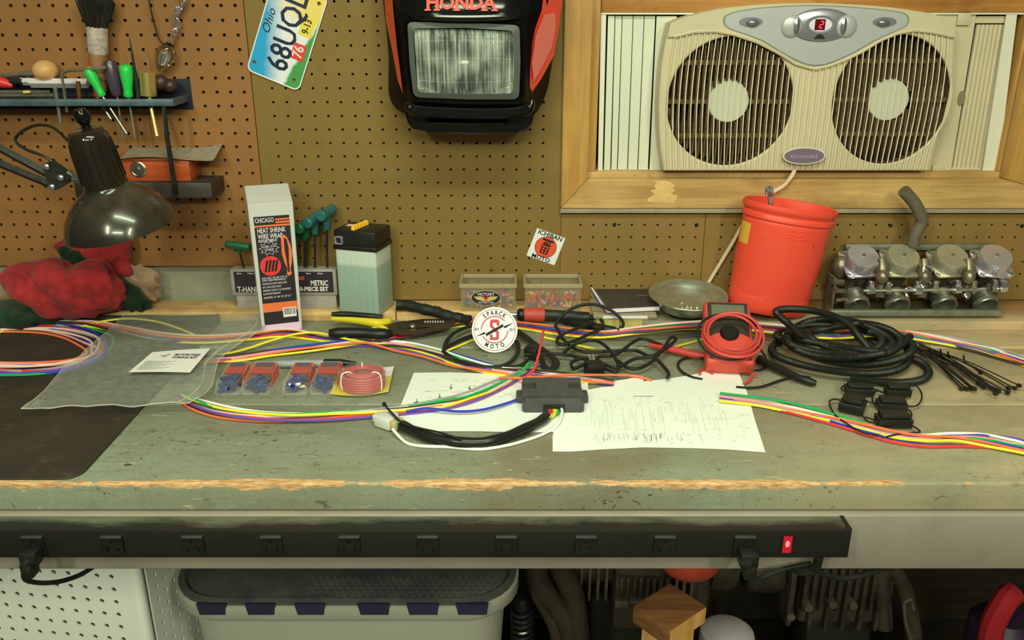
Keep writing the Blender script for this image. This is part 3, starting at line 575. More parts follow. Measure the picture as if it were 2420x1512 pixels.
for k in range(16):
    a=2*pi*k/16; p=lambda r,z:ML@Vector((r*cos(a),r*sin(a),z)); tube(b,[p(.0312,-.078),p(.0322,-.06),p(.0332,-.03),p(.0345,-.012)],[.0008,.0018,.0018,.0008],5)
P('cooling_rib',b,bpy.data.materials['brown_black_bakelite'],lp,kind='stuff')
b=bm(); k=PY(205,296,YLp); lathe(b,[(0,-.034),(.0085,-.032),(.0125,-.024),(.0118,-.014),(.007,-.008),(.0065,.008),(0,.009)],14,frame(PY(206,305,YLp),xx,ax.cross(xx))); P('switch_knob',b,blackgloss,lp)
b=bm(); YA=1.385
for A,D in (((-420,124),(152,432)),((-420,214),(132,441))): tube(b,[PY(*A,YA),PY(*D,YA)],.0068,4); 
P('arm',b,darksteel,lp)
b=bm(); pts=[(104,386),(122,382),(168,416),(165,430),(135,448),(118,442)]; q=[PY(x,y,YA-.008) for x,y in pts]; prism(b,[(p.x,p.z) for p in q],-.008,.008,frame((0,YA-.004,0),(1,0,0),(0,0,1))); P('bracket',b,darksteel,lp)
b=bm()
for px,py in ((109,394),(143,420),(122,442)): c=PY(px,py,YA-.012); ball(b,c,.0055,(1,.6,1),10)
P('rivet',b,chrome,lp)
b=bm(); tube(b,[PY(160,410,YA),PY(175,420,YA),PY(205,424,YLp)],[.009,.0075,.0085],10); P('swivel_joint',b,steel,lp)
b=bm(); tube(b,cr([PY(175,350,1.40),PY(150,322,1.40),PY(122,300,1.40),PY(85,296,1.40),PY(50,312,1.40),PY(36,332,1.40),PY(60,352,1.395),PY(105,370,1.39),PY(150,398,1.39)],6),.0024,6); P('cord',b,black,lp)
# ================================================================ twin window fan
Yf=1.648
fn=T('window_fan','almond twin window fan with a silver control panel filling the window','window fan',(.56,1.68,zs+.0005))
alm=mat('almond_plastic',C(196,190,140,.94),.42,var=.10,vs=8); alm2=mat('almond_plastic_pale',C(206,214,172,.95),.45,var=.08,vs=6); alm3=mat('dusty_almond_rib',C(212,206,156,.85),.5,var=.12,vs=30)
dust=mat('dusty_brown_plastic',C(122,102,60,1.1),.9,var=.55,vs=160,bump=.5,bs=500)
silv=mat('silver_plastic',C(192,200,178,1.1),.35,.25,var=.06,vs=10)
FW=frame((0,Yf,0),(1,0,0),(0,0,1))          # local x right, y up, z towards the camera
def f2(pts,Y=Yf): return [(lambda q:(q.x,q.z))(PY(x,y,Y)) for x,y in pts]
YB=Yf-.012
out=[(1583,55),(1600,47),(1624,39),(1670,27),(1716,18.5),(1780,12),(1855,8),(1925,7),(1985,9),(2040,12),(2100,17),(2156,25),(2195,31),(2221,39),(2253,51),(2257,85),(2257,116),(2254,175),(2246,231),(2230,295),(2207,361),(2196,404),(1568,404),(1560,350),(1557,300),(1556,250),(1558,208),(1563,150),(1573,93)]
cL=PY(1722,240,Yf); cR=PY(2100,236,Yf); rad_=.1165; FX=.925
b=bm(); plate(b,f2(out,YB),[ell(rad_,rad_,56,cL.x,cL.z),ell(rad_*FX,rad_,56,cR.x,cR.z)],.024,.004,FW); P('front_shell',b,alm,fn,smooth=40)
# deep side wall of the housing
b=bm(); ob=f2(out,YB); plate(b,[(x*1+(0.0),z) for x,z in ob],[[(cx+(x-cx)*.985,cz+(z-cz)*.975) for (x,z) in ob for cx,cz in ((.56,1.345),)]],.05,.001,FW@Matrix.Translation((0,0,-.036))); P('housing',b,alm,fn,smooth=40)
for c in (cL,cR):
    b=bm(); Mx=frame((c.x,Yf+.075,c.z),(1,0,0),(0,0,1)); lathe(b,[(rad_-.0005,.072),(rad_-.0005,.0),(0,0)],48,Mx,1 if c is cL else FX); d=P('duct',b,mat('duct_inside',(.012,.009,.005),.9) if c is cL else bpy.data.materials['duct_inside'],fn)
    # blades and hub (at rest)
    b=bm(); Mh=frame((c.x,Yf+.045,c.z),(1,0,0),(0,0,1)); lathe(b,[(0,.034),(.036,.034),(.040,.030),(.041,0),(0,0)],36,Mh); hub=P('fan_hub',b,alm2,fn)
    for k in range(5):
        b=bm(); a0=2*pi*k/5+.3
        def bl(u,v):
            r=.040+.070*u; a=a0+(v-.5)*(.75+.15*u); return Mh@Vector((r*cos(a),r*sin(a),.004+.020*(v)))
        g=grid(b,7,7,bl); P('fan_blade',b,mat('dusty_blade',C(62,50,28,.85),.85,var=.5,vs=200) if k==0 and c is cL else bpy.data.materials['dusty_blade'],fn)
    # inner grille, furred with dust: three crossbars, a hub ring and fine uprights
    b=bm()
    for dz in (.070,0,-.063):
        hw=math.sqrt(max(0,rad_**2-dz*dz))*(1 if c is cL else FX)
        for xa_,xb_ in (((c.x-hw,c.x-.039),(c.x+.039,c.x+hw)) if dz==0 else ((c.x-hw,c.x+hw),)): box(b,xa_,xb_,Yf-.004,Yf+.009,c.z+dz-.0042,c.z+dz+.0042,.001)
    P('crossbar',b,dust,fn,kind='stuff')
    b=bm(); Mh2=frame((c.x,Yf+.004,c.z),(1,0,0),(0,0,1)); lathe(b,[(0,.004),(.037,.004),(.0385,.002),(.0385,-.004),(0,-.004)],36,Mh2); P('hub_cover',b,alm2,fn)
    b=bm(); fx=1 if c is cL else FX; lathe(b,[(rad_-.0003,-.010),(rad_-.0003,.0095)],56,frame((c.x,Yf,c.z),(1,0,0),(0,0,1)),fx); lathe(b,[(rad_-.0018,.0095),(rad_-.0018,-.010)],56,frame((c.x,Yf,c.z),(1,0,0),(0,0,1)),fx); P('opening_rim',b,dust,fn)
# vertical front ribs, bowed with the housing
topc=[(1590,92),(1640,80),(1690,78),(1735,86),(1790,104),(1840,130),(1880,155),(1925,168),(1960,160),(2000,145),(2040,125),(2080,100),(2120,84),(2160,76),(2200,80),(2256,92)]
def topy(px):
    for (a,ya),(c,yc) in zip(topc,topc[1:]):
        if a<=px<=c: return ya+(yc-ya)*(px-a)/(c-a)
    return 92
z0=PY(1900,403,YB).z
NR=47
for k in range(NR):
    s=(k+.5)/NR; pt=1592+(2250-1592)*s; pb=1572+(2192-1572)*s
    yt=topy(pt); pts=[]
    for j in range(9):
        v=j/8; y=yt+(402-yt)*v; fx=(y-60)/(402-60); bow=7*sin(pi*min(1,max(0,fx)))*(2*s-1)*1.6
        w=PY(pt+(pb-pt)*fx+bow-(-3 if s<.5 else 3)*0,y,YB-.0042); pts.append(w)
    b=bm(); tube(b,pts,.00115,5,flat=1.0); P('grille_rib',b,alm3 if not (abs(pts[4].x-cL.x)<rad_*.9 or abs(pts[4].x-cR.x)<rad_*.9) else dust if False else alm3,fn)
    hits=[c for c in (cL,cR) if abs(pts[4].x-c.x)<rad_*(1 if c is cL else FX)]
    for c in hits:      # the same rib's dusty back edge across the opening
        hw=math.sqrt(max(1e-6,rad_**2-((pts[4].x-c.x)/(1 if c is cL else FX))**2))*.97; b=bm(); dx=abs(pts[4].x-c.x); hh=math.sqrt(max(0,.039**2-dx*dx)) if dx<.039 else 0
        for za,zb_s in (((c.z-hw,c.z-hh),(c.z+hh,c.z+hw)) if hh else ((c.z-hw,c.z+hw),)): b=bm(); box(b,pts[4].x-.0014,pts[4].x+.0014,Yf-.006,Yf+.006,za,zb_s); P('dusty_slat',b,dust,fn)
b=bm(); cu=[PY(px,topy(px)-5,YB-.003) for px in range(1592,2256,12)]; tube(b,cu,.0035,8); P('brow_edge',b,alm,fn)
# brow: smooth band above the ribs
b=bm(); brow=out[:15]+[(2255,90)]+[(px,topy(px)-4) for px in range(2245,1590,-12)]+[(1577,88)]
prism(b,f2(brow,YB),.012,.0168,FW); P('brow_panel',b,alm,fn,smooth=20)
sil_=[(1713,51),(1714,42),(1720,37),(1740,29),(1792,21),(1858,16),(1925,14.5),(1992,17),(2059,22),(2115,28),(2135,33),(2144,40),(2145,50),(2140,61),(2126,69),(2093,83),(2059,100),(2015,125),(1970,145),(1948,152),(1925,154),(1903,151),(1870,136),(1836,116),(1803,96),(1769,83),(1736,72.5),(1720,65),(1714,58)]
YBB=YB-.006
b=bm(); prism(b,f2([(1925+(x-1925)*1.018,84+(y-84)*1.04) for x,y in sil_],YBB),.0165,.0178,FW); P('panel_groove',b,mat('grey_groove',C(120,122,104,.85),.5),fn,smooth=20)
b=bm(); prism(b,f2(sil_,YBB),.0165,.0192,FW); bmesh.ops.bevel(b,geom=[e for e in b.edges if len(e.link_faces)==2],offset=.0008,segments=2,affect='EDGES'); P('control_panel',b,silv,fn,smooth=30)
def at(px,py,dz): q=PY(px,py,YBB); return Matrix.Translation((0,0,0))@frame((q.x,Yf-dz,q.z),(1,0,0),(0,0,1))
sc=1/1215.
silv2=mat('satin_silver',C(150,156,146,.88),.25,.6)
b=bm(); Mo=at(1941,60,.0185); lathe(b,[(0,.004),(.03,.0038),(.05,.0024),(.058,.0006),(.059,-.001),(0,-.001)],40,Mo,1,.50); P('control_pod',b,silv2,fn,smooth=60)
for px,ry in ((1870,22),(1999,22)):
    b=bm(); Mo=at(px,62,.0215); lathe(b,[(0,.0036),(.011,.0028),(.0165,.0006),(.017,-.001),(0,-.001)],24,Mo,1.12,1.15); q=P('button',b,silv,fn,smooth=60)
    b=bm(); lathe(b,[(0,.0052),(.0035,.0048),(.0058,.003),(0,.002)],16,at(px+(10 if px<1900 else -8),62,.0215),1,2.6); P('button_ridge',b,chrome,fn).parent; 
b=bm(); Mo=at(1937,58,.0222); lathe(b,[(.020,.0012),(.0255,.0014),(.0265,0),(.0265,-.001)],32,Mo,1.03,.58); P('display_ring',b,silv2,fn)
b=bm(); prism(b,ell(.0232,.0128,32),-.001,.0010,Mo); P('display_surround',b,mat('white_display',C(210,206,196,.88),.35),fn)
b=bm(); prism(b,rrect(.0185,.0185,.0005,1,-.001,0),.0008,.0016,Mo); dsp=P('display_window',b,mat('dark_red_window',(.06,.002,.004),.2,emit=(.6,.01,.02),es=.10),fn)
b=bm(); 
def seg(x0,y0,x1,y1): tube(b,[Mo@Vector((x0+.15*y0,y0,.0019)),Mo@Vector((x1+.15*y1,y1,.0019))],.0008,5)
for q in ((-.001,.0055,.004,.0055),(-.001,0,.004,0),(-.001,-.0055,.004,-.0055),(.0042,.0052,.0042,.0004),(-.0012,-.0004,-.0012,-.0052)): seg(*q)
P('display_digit',b,mat('red_segment',(.9,.02,.06),.4,emit=(1,.08,.16),es=1.6),fn,label='glowing red digit')
b=bm(); Mo=at(1935,86,.0222); prism(b,[(-.010,-.0035),(.010,-.0035),(.005,.003),(0,.0042),(-.005,.003)],0,.001,Mo); P('sensor_window',b,black,fn)
for px in (1774,2090):
    b=bm(); Mo=at(px,52,.0191); prism(b,ell(.0215,.0085,28),0,.0006,Mo); s_=P('slider_slot',b,silv2,fn)
    b=bm(); lathe(b,[(0,.0075),(.008,.0068),(.0115,.003),(.012,0)],20,at(px+(1 if px<1900 else -1)*4,54,.0191),1,.62); P('slider_knob',b,mat('grey_knob',C(118,124,112,.88),.22,.5) if px<1900 else bpy.data.materials['grey_knob'],fn,smooth=60)
b=bm(); Mo=at(1898,367,.020); prism(b,ell(.0405,.0165,40),0,.004,Mo); P('badge_rim',b,alm2,fn)
b=bm(); prism(b,ell(.0375,.0140,40),.003,.0048,Mo); P('badge',b,mat('mauve_grey_badge',C(122,108,112,.88),.3,.2),fn)
b=bm(); text(b,'BIONAIRE',.0068,Mo@Matrix.Translation((0,-.0015,.0049)),width=.052,bold=.02); P('badge_lettering',b,mat('silver_letters',C(170,160,164,.88),.35,.4),fn)
# left side: stile, track and sliding filler strips
def strip(name,xt,xb,Y,m,yt=37,ybm=404,w=None,dy=.004,sm=35):
    (a,c),(d,e)=xt,xb; b=bm(); A=[PY(a,yt,Y),PY(c,yt,Y),PY(e,ybm,Y),PY(d,ybm,Y)]
    V=[b.verts.new(p) for p in A]+[b.verts.new(p+Vector((0,dy,0))) for p in A]
    for f in ((3,2,1,0),(4,5,6,7),(0,1,5,4),(1,2,6,5),(2,3,7,6),(3,0,4,7)): b.faces.new([V[i] for i in f])
    bmesh.ops.bevel(b,geom=b.edges[:],offset=.0007,segments=1,affect='EDGES'); return P(name,b,m,fn)
Yp=1.686
strip('side_track',(1420,1433),(1413,1424),1.676,track,35)
strip('filler_edge',(1437,1453),(1427,1442),1.683,alm2)
for (a,c),(d,e) in (((1454.5,1470),(1444.5,1458)),((1471.5,1496),(1460,1482)),((1497.5,1522),(1484,1506)),((1523.5,1549),(1508,1531))): strip('filler_strip',(a,c),(d,e),Yp,alm2)
strip('side_flange',(1552,1600),(1535,1590),1.682,alm2,38)
strip('side_flange',(2200,2308),(2150,2248),1.680,alm,34)
# right side: accordion curtain
for k in range(7):
    a=2308+(2379-2308)*k/7; c=2308+(2379-2308)*(k+1)/7; d=2249+(2322-2249)*k/7; e=2249+(2322-2249)*(k+1)/7; b=bm()
    t0,t1=PY((a+c)/2,58,1.690),PY((d+e)/2,396,1.690); tube(b,[t0,t1],.0042,8); P('accordion_fold',b,alm,fn)
strip('accordion_back',(2308,2382),(2249,2325),1.694,alm,50,398)
strip('accordion_rail',(2309,2396),(2300,2392),1.684,alm,38,55)
strip('accordion_rail',(2250,2340),(2249,2340),1.684,alm,396,404)
strip('side_track',(2380,2405),(2322,2359),1.676,track,30,404)
b=bm(); 
for px,y0,y1 in ((2278,30,60),(2217,390,403)):
    A,D=PY(px-13,y0,1.676),PY(px+13,y1,1.676); box(b,A.x,D.x,1.674,1.682,D.z,A.z,.0015)
    P('clip',b,alm,fn); b=bm()
b.free()
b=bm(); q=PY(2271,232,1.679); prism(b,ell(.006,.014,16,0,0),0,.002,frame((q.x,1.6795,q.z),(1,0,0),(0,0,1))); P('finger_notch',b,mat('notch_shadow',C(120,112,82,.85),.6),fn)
fc=T('fan_cord','cream fan power cord running down behind the red bucket','cord',PY(1668,672,1.62))
b=bm(); tube(b,cr([PY(1878,402,1.640),PY(1868,420,1.634),PY(1850,440,1.635),PY(1825,455,1.635),PY(1795,485,1.637),PY(1762,520,1.649),PY(1730,575,1.650),PY(1700,625,1.650),PY(1668,678,1.650),PY(1655,705,1.648)],6),.0042,8,flat=.7); P('flex',b,mat('cream_cord',C(206,190,140,.88),.5),fc)
# ================================================================ rags in the far corner
def rag(name,label,cat,c,r,sc,m,seed,amp=.35,fr=22,rot=0,zmin=None,group=None,yaw=0):
    b=bm(); bmesh.ops.create_icosphere(b,subdivisions=5,radius=1); off=Vector((seed*3.1,seed*1.7,seed*.9)); RM=Matrix.Rotation(rot,3,'Y')@Matrix.Rotation(yaw,3,'Z')
    for v in b.verts:
        d=v.co.normalized(); p=Vector((d.x*sc[0],d.y*sc[1],d.z*sc[2]))*r
        n1=noise.noise(p*fr+off); n2=1-abs(noise.noise(Vector(((p.x*.9-p.z*.5)*fr*.8,p.y*fr,(p.z*.9+p.x*.5)*fr*1.5))+off*2))*2; n3=1-abs(noise.noise(Vector(((p.x*.6+p.z*.8)*fr*2.2,p.y*fr*1.2,(p.z*.6-p.x*.8)*fr*.5))+off))*2
        k=1+amp*(n1*.62+n2*.40+n3*.36-.38); v.co=Vector(c)+RM@(p*k)
    if zmin is not None:
        for v in b.verts:
            if v.co.z<zmin(v.co): v.co.z=zmin(v.co)+.0008+.0004*noise.noise(v.co*90)
    for v in b.verts: v.co.y=min(v.co.y,YW-.003)
    return S(name,label,cat,b,m,group,smooth=180)
surf=lambda p: ZB+.0202 if p.y>YL-.004 else ZB
def cloth(name,c,c2): return mat(name,c,.95,col2=c2,vs=26,bump=.6,bs=700,bd=.0012,sheen=.15,spec=.2)
redc=cloth('red_rag_cloth',C(152,42,38,.72),C(116,30,30,.72)); grc=cloth('green_rag_cloth',C(36,64,36,.94),C(20,38,22,.94)); bec=cloth('beige_rag_cloth',C(150,130,92,.81),C(110,92,62,.81))
rag('red_shop_rag','crumpled red shop rag bundled in front of the others under the lamp','rag',PY(160,676,1.555),.10,(1.05,.52,.60),redc,1,.34,20,.10,surf,'rags heaped under the lamp')
rag('red_shop_rag','red shop rag bunched up high against the pegboard behind the green one','rag',PY(224,598,1.615),.062,(1.05,.5,1.0),redc,5,.42,26,.35,surf,'rags heaped under the lamp')
rag('green_shop_rag','dark green rag draped diagonally between the two red rags','rag',PY(250,662,1.590),.10,(1.02,.30,.24),grc,3,.32,24,.72,surf,'rags heaped under the lamp')
rag('green_shop_rag','dark green rag flat on the bench at the picture edge below the red one','rag',PY(48,742,1.555),.085,(1.0,.55,.26),grc,4,.4,24,.0,surf,'rags heaped under the lamp')
rag('beige_shop_rag','dirty beige rag on the ledge poking out behind the green rag','rag',PY(325,668,1.632),.038,(1.2,.5,1.05),bec,6,.45,34,.3,surf,'rags heaped under the lamp')
rag('beige_shop_rag','dirty beige rag on the ledge at the picture edge behind the red rag','rag',PY(8,705,1.62),.040,(1.2,.6,.75),bec,7,.4,34,0,surf,'rags heaped under the lamp')
# ================================================================ heat shrink box
a=rad(19); M=Matrix.Translation(B(621,790))@Matrix.Rotation(a,4,'Z'); hb=T('cardboard_box','tall white cardboard box with a black product label standing on the bench','box',M=M)
w,d,h0,h1=.0735,.074,.249,.2695; Mf=frame((0,0,0),(1,0,0),(0,0,1))     # local x right, y up, z out of the front
b=bm(); V=[b.verts.new(p) for p in ((0,0,.0005),(w,0,.0005),(w,d,.0005),(0,d,.0005),(-.002,0,h0),(w+.0035,0,h0),(w+.0035,d,h1),(-.002,d,h1))]
for f in ((3,2,1,0),(4,5,6,7),(0,1,5,4),(1,2,6,5),(2,3,7,6),(3,0,4,7)): b.faces.new([V[i] for i in f])
bmesh.ops.bevel(b,geom=b.edges[:],offset=.0012,segments=2,affect='EDGES'); P('carton',b,mat('white_card',C(208,212,184,1.08),.6,var=.05,vs=20),hb,True)
def fr(x,y,z=.0): return Mf@Matrix.Translation((x,y,z))
L=lambda n,pl,m,z=.0006,lab=None:(lambda b:(prism(b,pl,z-.0005,z,Mf),P(n,b,m,hb,True,label=lab))[1])(bm())
def rc(x0,x1,y0,y1): return [(x0,y0),(x1,y0),(x1,y1),(x0,y1)]
lblk=mat('label_black',C(44,42,42,.97),.4); lor=mat('label_orange',C(236,118,62,.97),.45); lred=mat('label_red',C(222,60,52,.97),.45); lwh=mat('label_white',C(226,224,214,.97),.5)
x0,x1=.0055,.0685
L('label',rc(x0,x1,.018,.226),lblk)
for k,(ya,yb) in enumerate(((.2175,.2205),(.212,.2155),(.2065,.210))): L('label_stripe',rc(x0 if k==2 else .043,x1,ya,yb),lor,.0009)
L('label_band',rc(x0,x1,.043,.0605),lor,.0009,'orange band across the label'); L('label_foot',rc(.003,w-.003,.003,.0175),mat('pink_white',C(224,200,200,.97),.6),.0004)
L('barcode_patch',rc(.041,.0655,.030,.049),lwh,.0012)
b=bm()
for k in range(14): q=.0435+k*.00145; prism(b,rc(q,q+R.choice((.0004,.0007,.001)),.035,.0475),.0012,.0014,Mf)
P('barcode',b,ink,hb,True)
L('red_disc',ell(.0188,.0188,36,.027,.1325),lred,.0009)
sh=.018
L('wrench_shape',[(x,y+sh) for x,y in [(.050,.168),(.056,.172),(.061,.166),(.0665,.15),(.068,.135),(.0655,.118),(.062,.105),(.064,.096),(.058,.092),(.0545,.096),(.0565,.106),(.052,.12),(.049,.136),(.0495,.152)]],lor,.0009,'orange and black picture of a coated wire')
L('wrench_core',[(x,y+sh) for x,y in [(.055,.166),(.060,.163),(.062,.145),(.0605,.12),(.0605,.10),(.057,.10),(.0565,.12),(.0545,.145)]],lblk,.0011)
b=bm()
for k in range(4): prism(b,[(.015+.006*k,.1215),(.019+.006*k,.1215),(.024+.006*k,.1435),(.020+.006*k,.1435)],.0009,.0011,Mf)
P('tube_picture',b,ink,hb,True)
b=bm(); st=[]
for k in range(20):
    rr=.0185 if k%2==0 else .0125; th=2*pi*k/20; st.append((.0275+rr*cos(th)*1.0,.1665+rr*sin(th)*.75))
plate(b,st,[[(.0275+(x-.0275)*.93,.1665+(y-.1665)*.93) for x,y in st]],.0003,0,fr(0,0,.0009)); P('starburst',b,lwh,hb,True)
b=bm(); T_=lambda s,h,x,y,wd,bold=0: text(b,s,h,fr(x,y,.0009),bold=bold,width=wd)
T_('CHICAGO',.0085,.0240,.2185,.033,.012); T_('HEAT SHRINK',.0092,.0345,.1995,.050,.016); T_('WIRE WRAP',.0092,.0315,.1885,.044,.016); T_('ASSORTMENT',.0055,.0265,.1805,.034,.012)
T_('OVER 10 FT',.0052,.0275,.1690,.022); T_('OF WRAP',.0052,.0275,.1630,.016)
for s,wd,y in (('SAFE, NEAT, SECURE WAY TO',.046,.1095),('WRAP WIRES PERMANENTLY',.044,.1050),('PROTECTS AND INSULATES',.044,.0985),('48" LONG SECTIONS',.033,.0920),('SHRINKS TIGHTLY TO DIAMETER',.050,.0855),('FLAME RETARDANT',.031,.0790),('DIAMETER: 1/4" 3/8" 1/2" 3/4" & 1"',.050,.0715),): text(b,s,.0036,fr(.009+wd/2,y,.0009),width=wd)
P('lettering',b,lwh,hb,True)
# ================================================================ T-handle key set
ZL=ZB+.0197
th=T('hex_key_stand','black and silver bench stand lettered for a metric T-handle key set','tool stand',PY(670,700,1.605))
Yt=1.600; xa,xb=PY(546,667,Yt).x,PY(796,667,Yt).x; za,zb2=.969,1.0213
greyst=mat('grey_stand_steel',C(150,148,126,.81),.5,.1,var=.2,vs=40)
b=bm(); box(b,xa,xb,Yt,Yt+.028,za,zb2,.0015); box(b,xa+.006,xb-.004,Yt+.004,Yt+.05,ZL,za-.0003,.001); P('stand',b,greyst,th)
b=bm(); box(b,xa+.007,xb-.007,Yt-.0006,Yt-.0002,za+.006,zb2-.004); P('label',b,lblk,th)
b=bm(); FT=lambda x,z:frame((x,Yt-.0008,z),(1,0,0),(0,0,1)); Zc=lambda py:PY(700,py,Yt).z; Xc=lambda px:PY(px,670,Yt).x
text(b,'T-HANDLE',.011,FT(Xc(563)+.025,Zc(684)),bold=.02,width=.055); P('lettering',b,mat('pale_print',C(206,200,176,.81),.6),th); b=bm(); text(b,'METRIC',.0105,FT(Xc(755),Zc(669)),bold=.04,width=.034); text(b,'10-PIECE SET',.0085,FT(Xc(738),Zc(683)),bold=.05,width=.060)
P('lettering',b,bpy.data.materials['pale_print'],th); b=bm()
for i,s in enumerate(('2','2.5','3','4','5','6','8','10')): text(b,s+'mm',.0032,FT(xa+.018+i*.0225,zb2-.0075),bold=.02)
P('size_marks',b,bpy.data.materials['pale_print'],th,kind='stuff')
b=bm(); text(b,'SUB',.006,FT(Xc(711),Zc(655)),bold=.05,width=.016) if False else prism(b,[(-.008,-.003),(.008,-.004),(.008,.004),(-.008,.003)],0,.0003,FT(Xc(711),Zc(657))); P('red_mark',b,lred,th)
tg=mat('dark_green_grip',C(22,92,52,.81),.4,var=.3,vs=30); tg2=mat('teal_green_grip',C(44,104,92,.81),.4,var=.4,vs=40)
def tkey(label,A,D,foot,m,r=.0085):
    o=T('hex_key',label,'hex key',foot,group='T-handle keys in the bench stand'); b=bm(); tube(b,[A,A+(D-A)*.04,A+(D-A)*.96,D],[r*.8,r,r,r*.8],14); mid=(A+D)/2
    tube(b,[mid,mid+(foot-mid)*.28],[r*.9,r*.62],10); P('grip',b,m,o); b=bm(); tube(b,[mid+(foot-mid)*.25,foot],.0022,6); P('shank',b,darksteel,o)
tkey('dark green T-handle key with its grip sideways beyond the white box',PY(533,577,1.60),PY(592,584,1.60),PY(578,640,1.614),tg,.0075)
for i,(px,py,qx,qy,lab) in enumerate(((703,542,741,520,'lowest of the green T-handle keys between white box and battery'),(724,529,762,505,'middle green T-handle key between white box and battery'),(757,512,786,494,'tallest teal T-handle key beside the battery'))):
    tkey(lab,PY(px,py,1.585),PY(qx,qy,1.640),PY((px+qx)/2+2,640,1.614),(tg,tg2,tg2)[i],.0105)
for i,px in enumerate((690,712)): tkey('green T-handle key partly hidden by the white box, %s'%('nearer the box','farther from the box')[i],PY(px-6,560-16*i,1.590),PY(px+22,548-18*i,1.635),PY(px+8,640,1.616),tg,.0085)
# ================================================================ battery
a=rad(-17); M=Matrix.Translation(Vector((PY(801,740,1.585).x,1.583,ZL)))@Matrix.Rotation(a,4,'Z'); bt=T('motorcycle_battery','translucent white motorcycle battery with a black lid on the ledge','battery',M=M)
w,d,h,hl=.0885,.070,.131,.035
t=NT('battery_case'); sep=t.n('ShaderNodeSeparateXYZ'); t.t.links.new(t.co.outputs['Object'],sep.inputs[0]); t.P(Base_Color=t.mix(t.ramp(sep.outputs[2],.095,.102),C(136,160,132,.80),C(172,188,156,.80)),Roughness=.35,Subsurface_Weight=.0); 
b=bm(); box(b,.002,w-.002,0,d,0,h,.004,3)
for k in range(6):
    q=.012+k*.0129; box(b,q-.0009,q+.0009,-.0008,.002,.006,h-.012,.0004)
box(b,.0,.010,-.001,d,.0,h-.004,.003) if False else None
P('case',b,t.m,bt,True)
b=bm(); box(b,-.001,w+.001,-.002,d+.001,h-.003,h+.006,.002); box(b,.001,w-.001,0,d,h+.005,h+hl,.003,2); P('lid',b,mat('black_lid',(.016,.015,.013),.4,var=.4,vs=30),bt,True)
b=bm(); box(b,.034,.050,.004,d-.006,h+hl-.0005,h+hl+.0008,.0004); P('cap_groove',b,black,bt,True)
for k in range(6):
    b=bm(); y=.008+k*.0088; lathe(b,[(0,.007),(.0042,.0065),(.0046,.003),(.0052,.0028),(.0052,0)],12,Matrix.Translation((.040+.001*k,y,h+hl+.0006))); box(b,.0365+.001*k,.0435+.001*k,y-.001,y+.001,h+hl+.006,h+hl+.0095,.0004); P('filler_cap',b,mat('yellow_cap',C(228,182,40,.92),.4) if k==0 else bpy.data.materials['yellow_cap'],bt,True)
b=bm(); plate(b,rrect(.0155,.0155,.001,2),[rrect(.011,.011,.001,2)],.006,.0006,frame((.0135,-.003,h+.016),(1,0,0),(0,0,1))); P('terminal_frame',b,mat('lead_terminal',C(140,156,160,.92),.4,.4),bt,True)
b=bm(); box(b,.0095,.0175,-.002,.002,h+.012,h+.02,.001); P('terminal',b,darksteel,bt,True)
b=bm(); box(b,.010,.034,.034,.048,h+hl,h+hl+.0006); P('caution_sticker',b,mat('pale_sticker',C(214,196,160,.94),.6),bt,True)
# rubber hose behind
b=bm(); hp=cr([B(936,720,.034),B(965,722,.032),B(1000,730,.030),B(1030,736,.026),B(1055,745,.022),B(1085,752,.015),B(1110,758,.013)],6); tube(b,hp,[.0104+.0007*sin(i*1.1)+.0005*sin(i*2.7) for i in range(len(hp))],12); S('rubber_hose','short black lumpy rubber hose lying from the battery over the ledge','hose',b,blackrub)
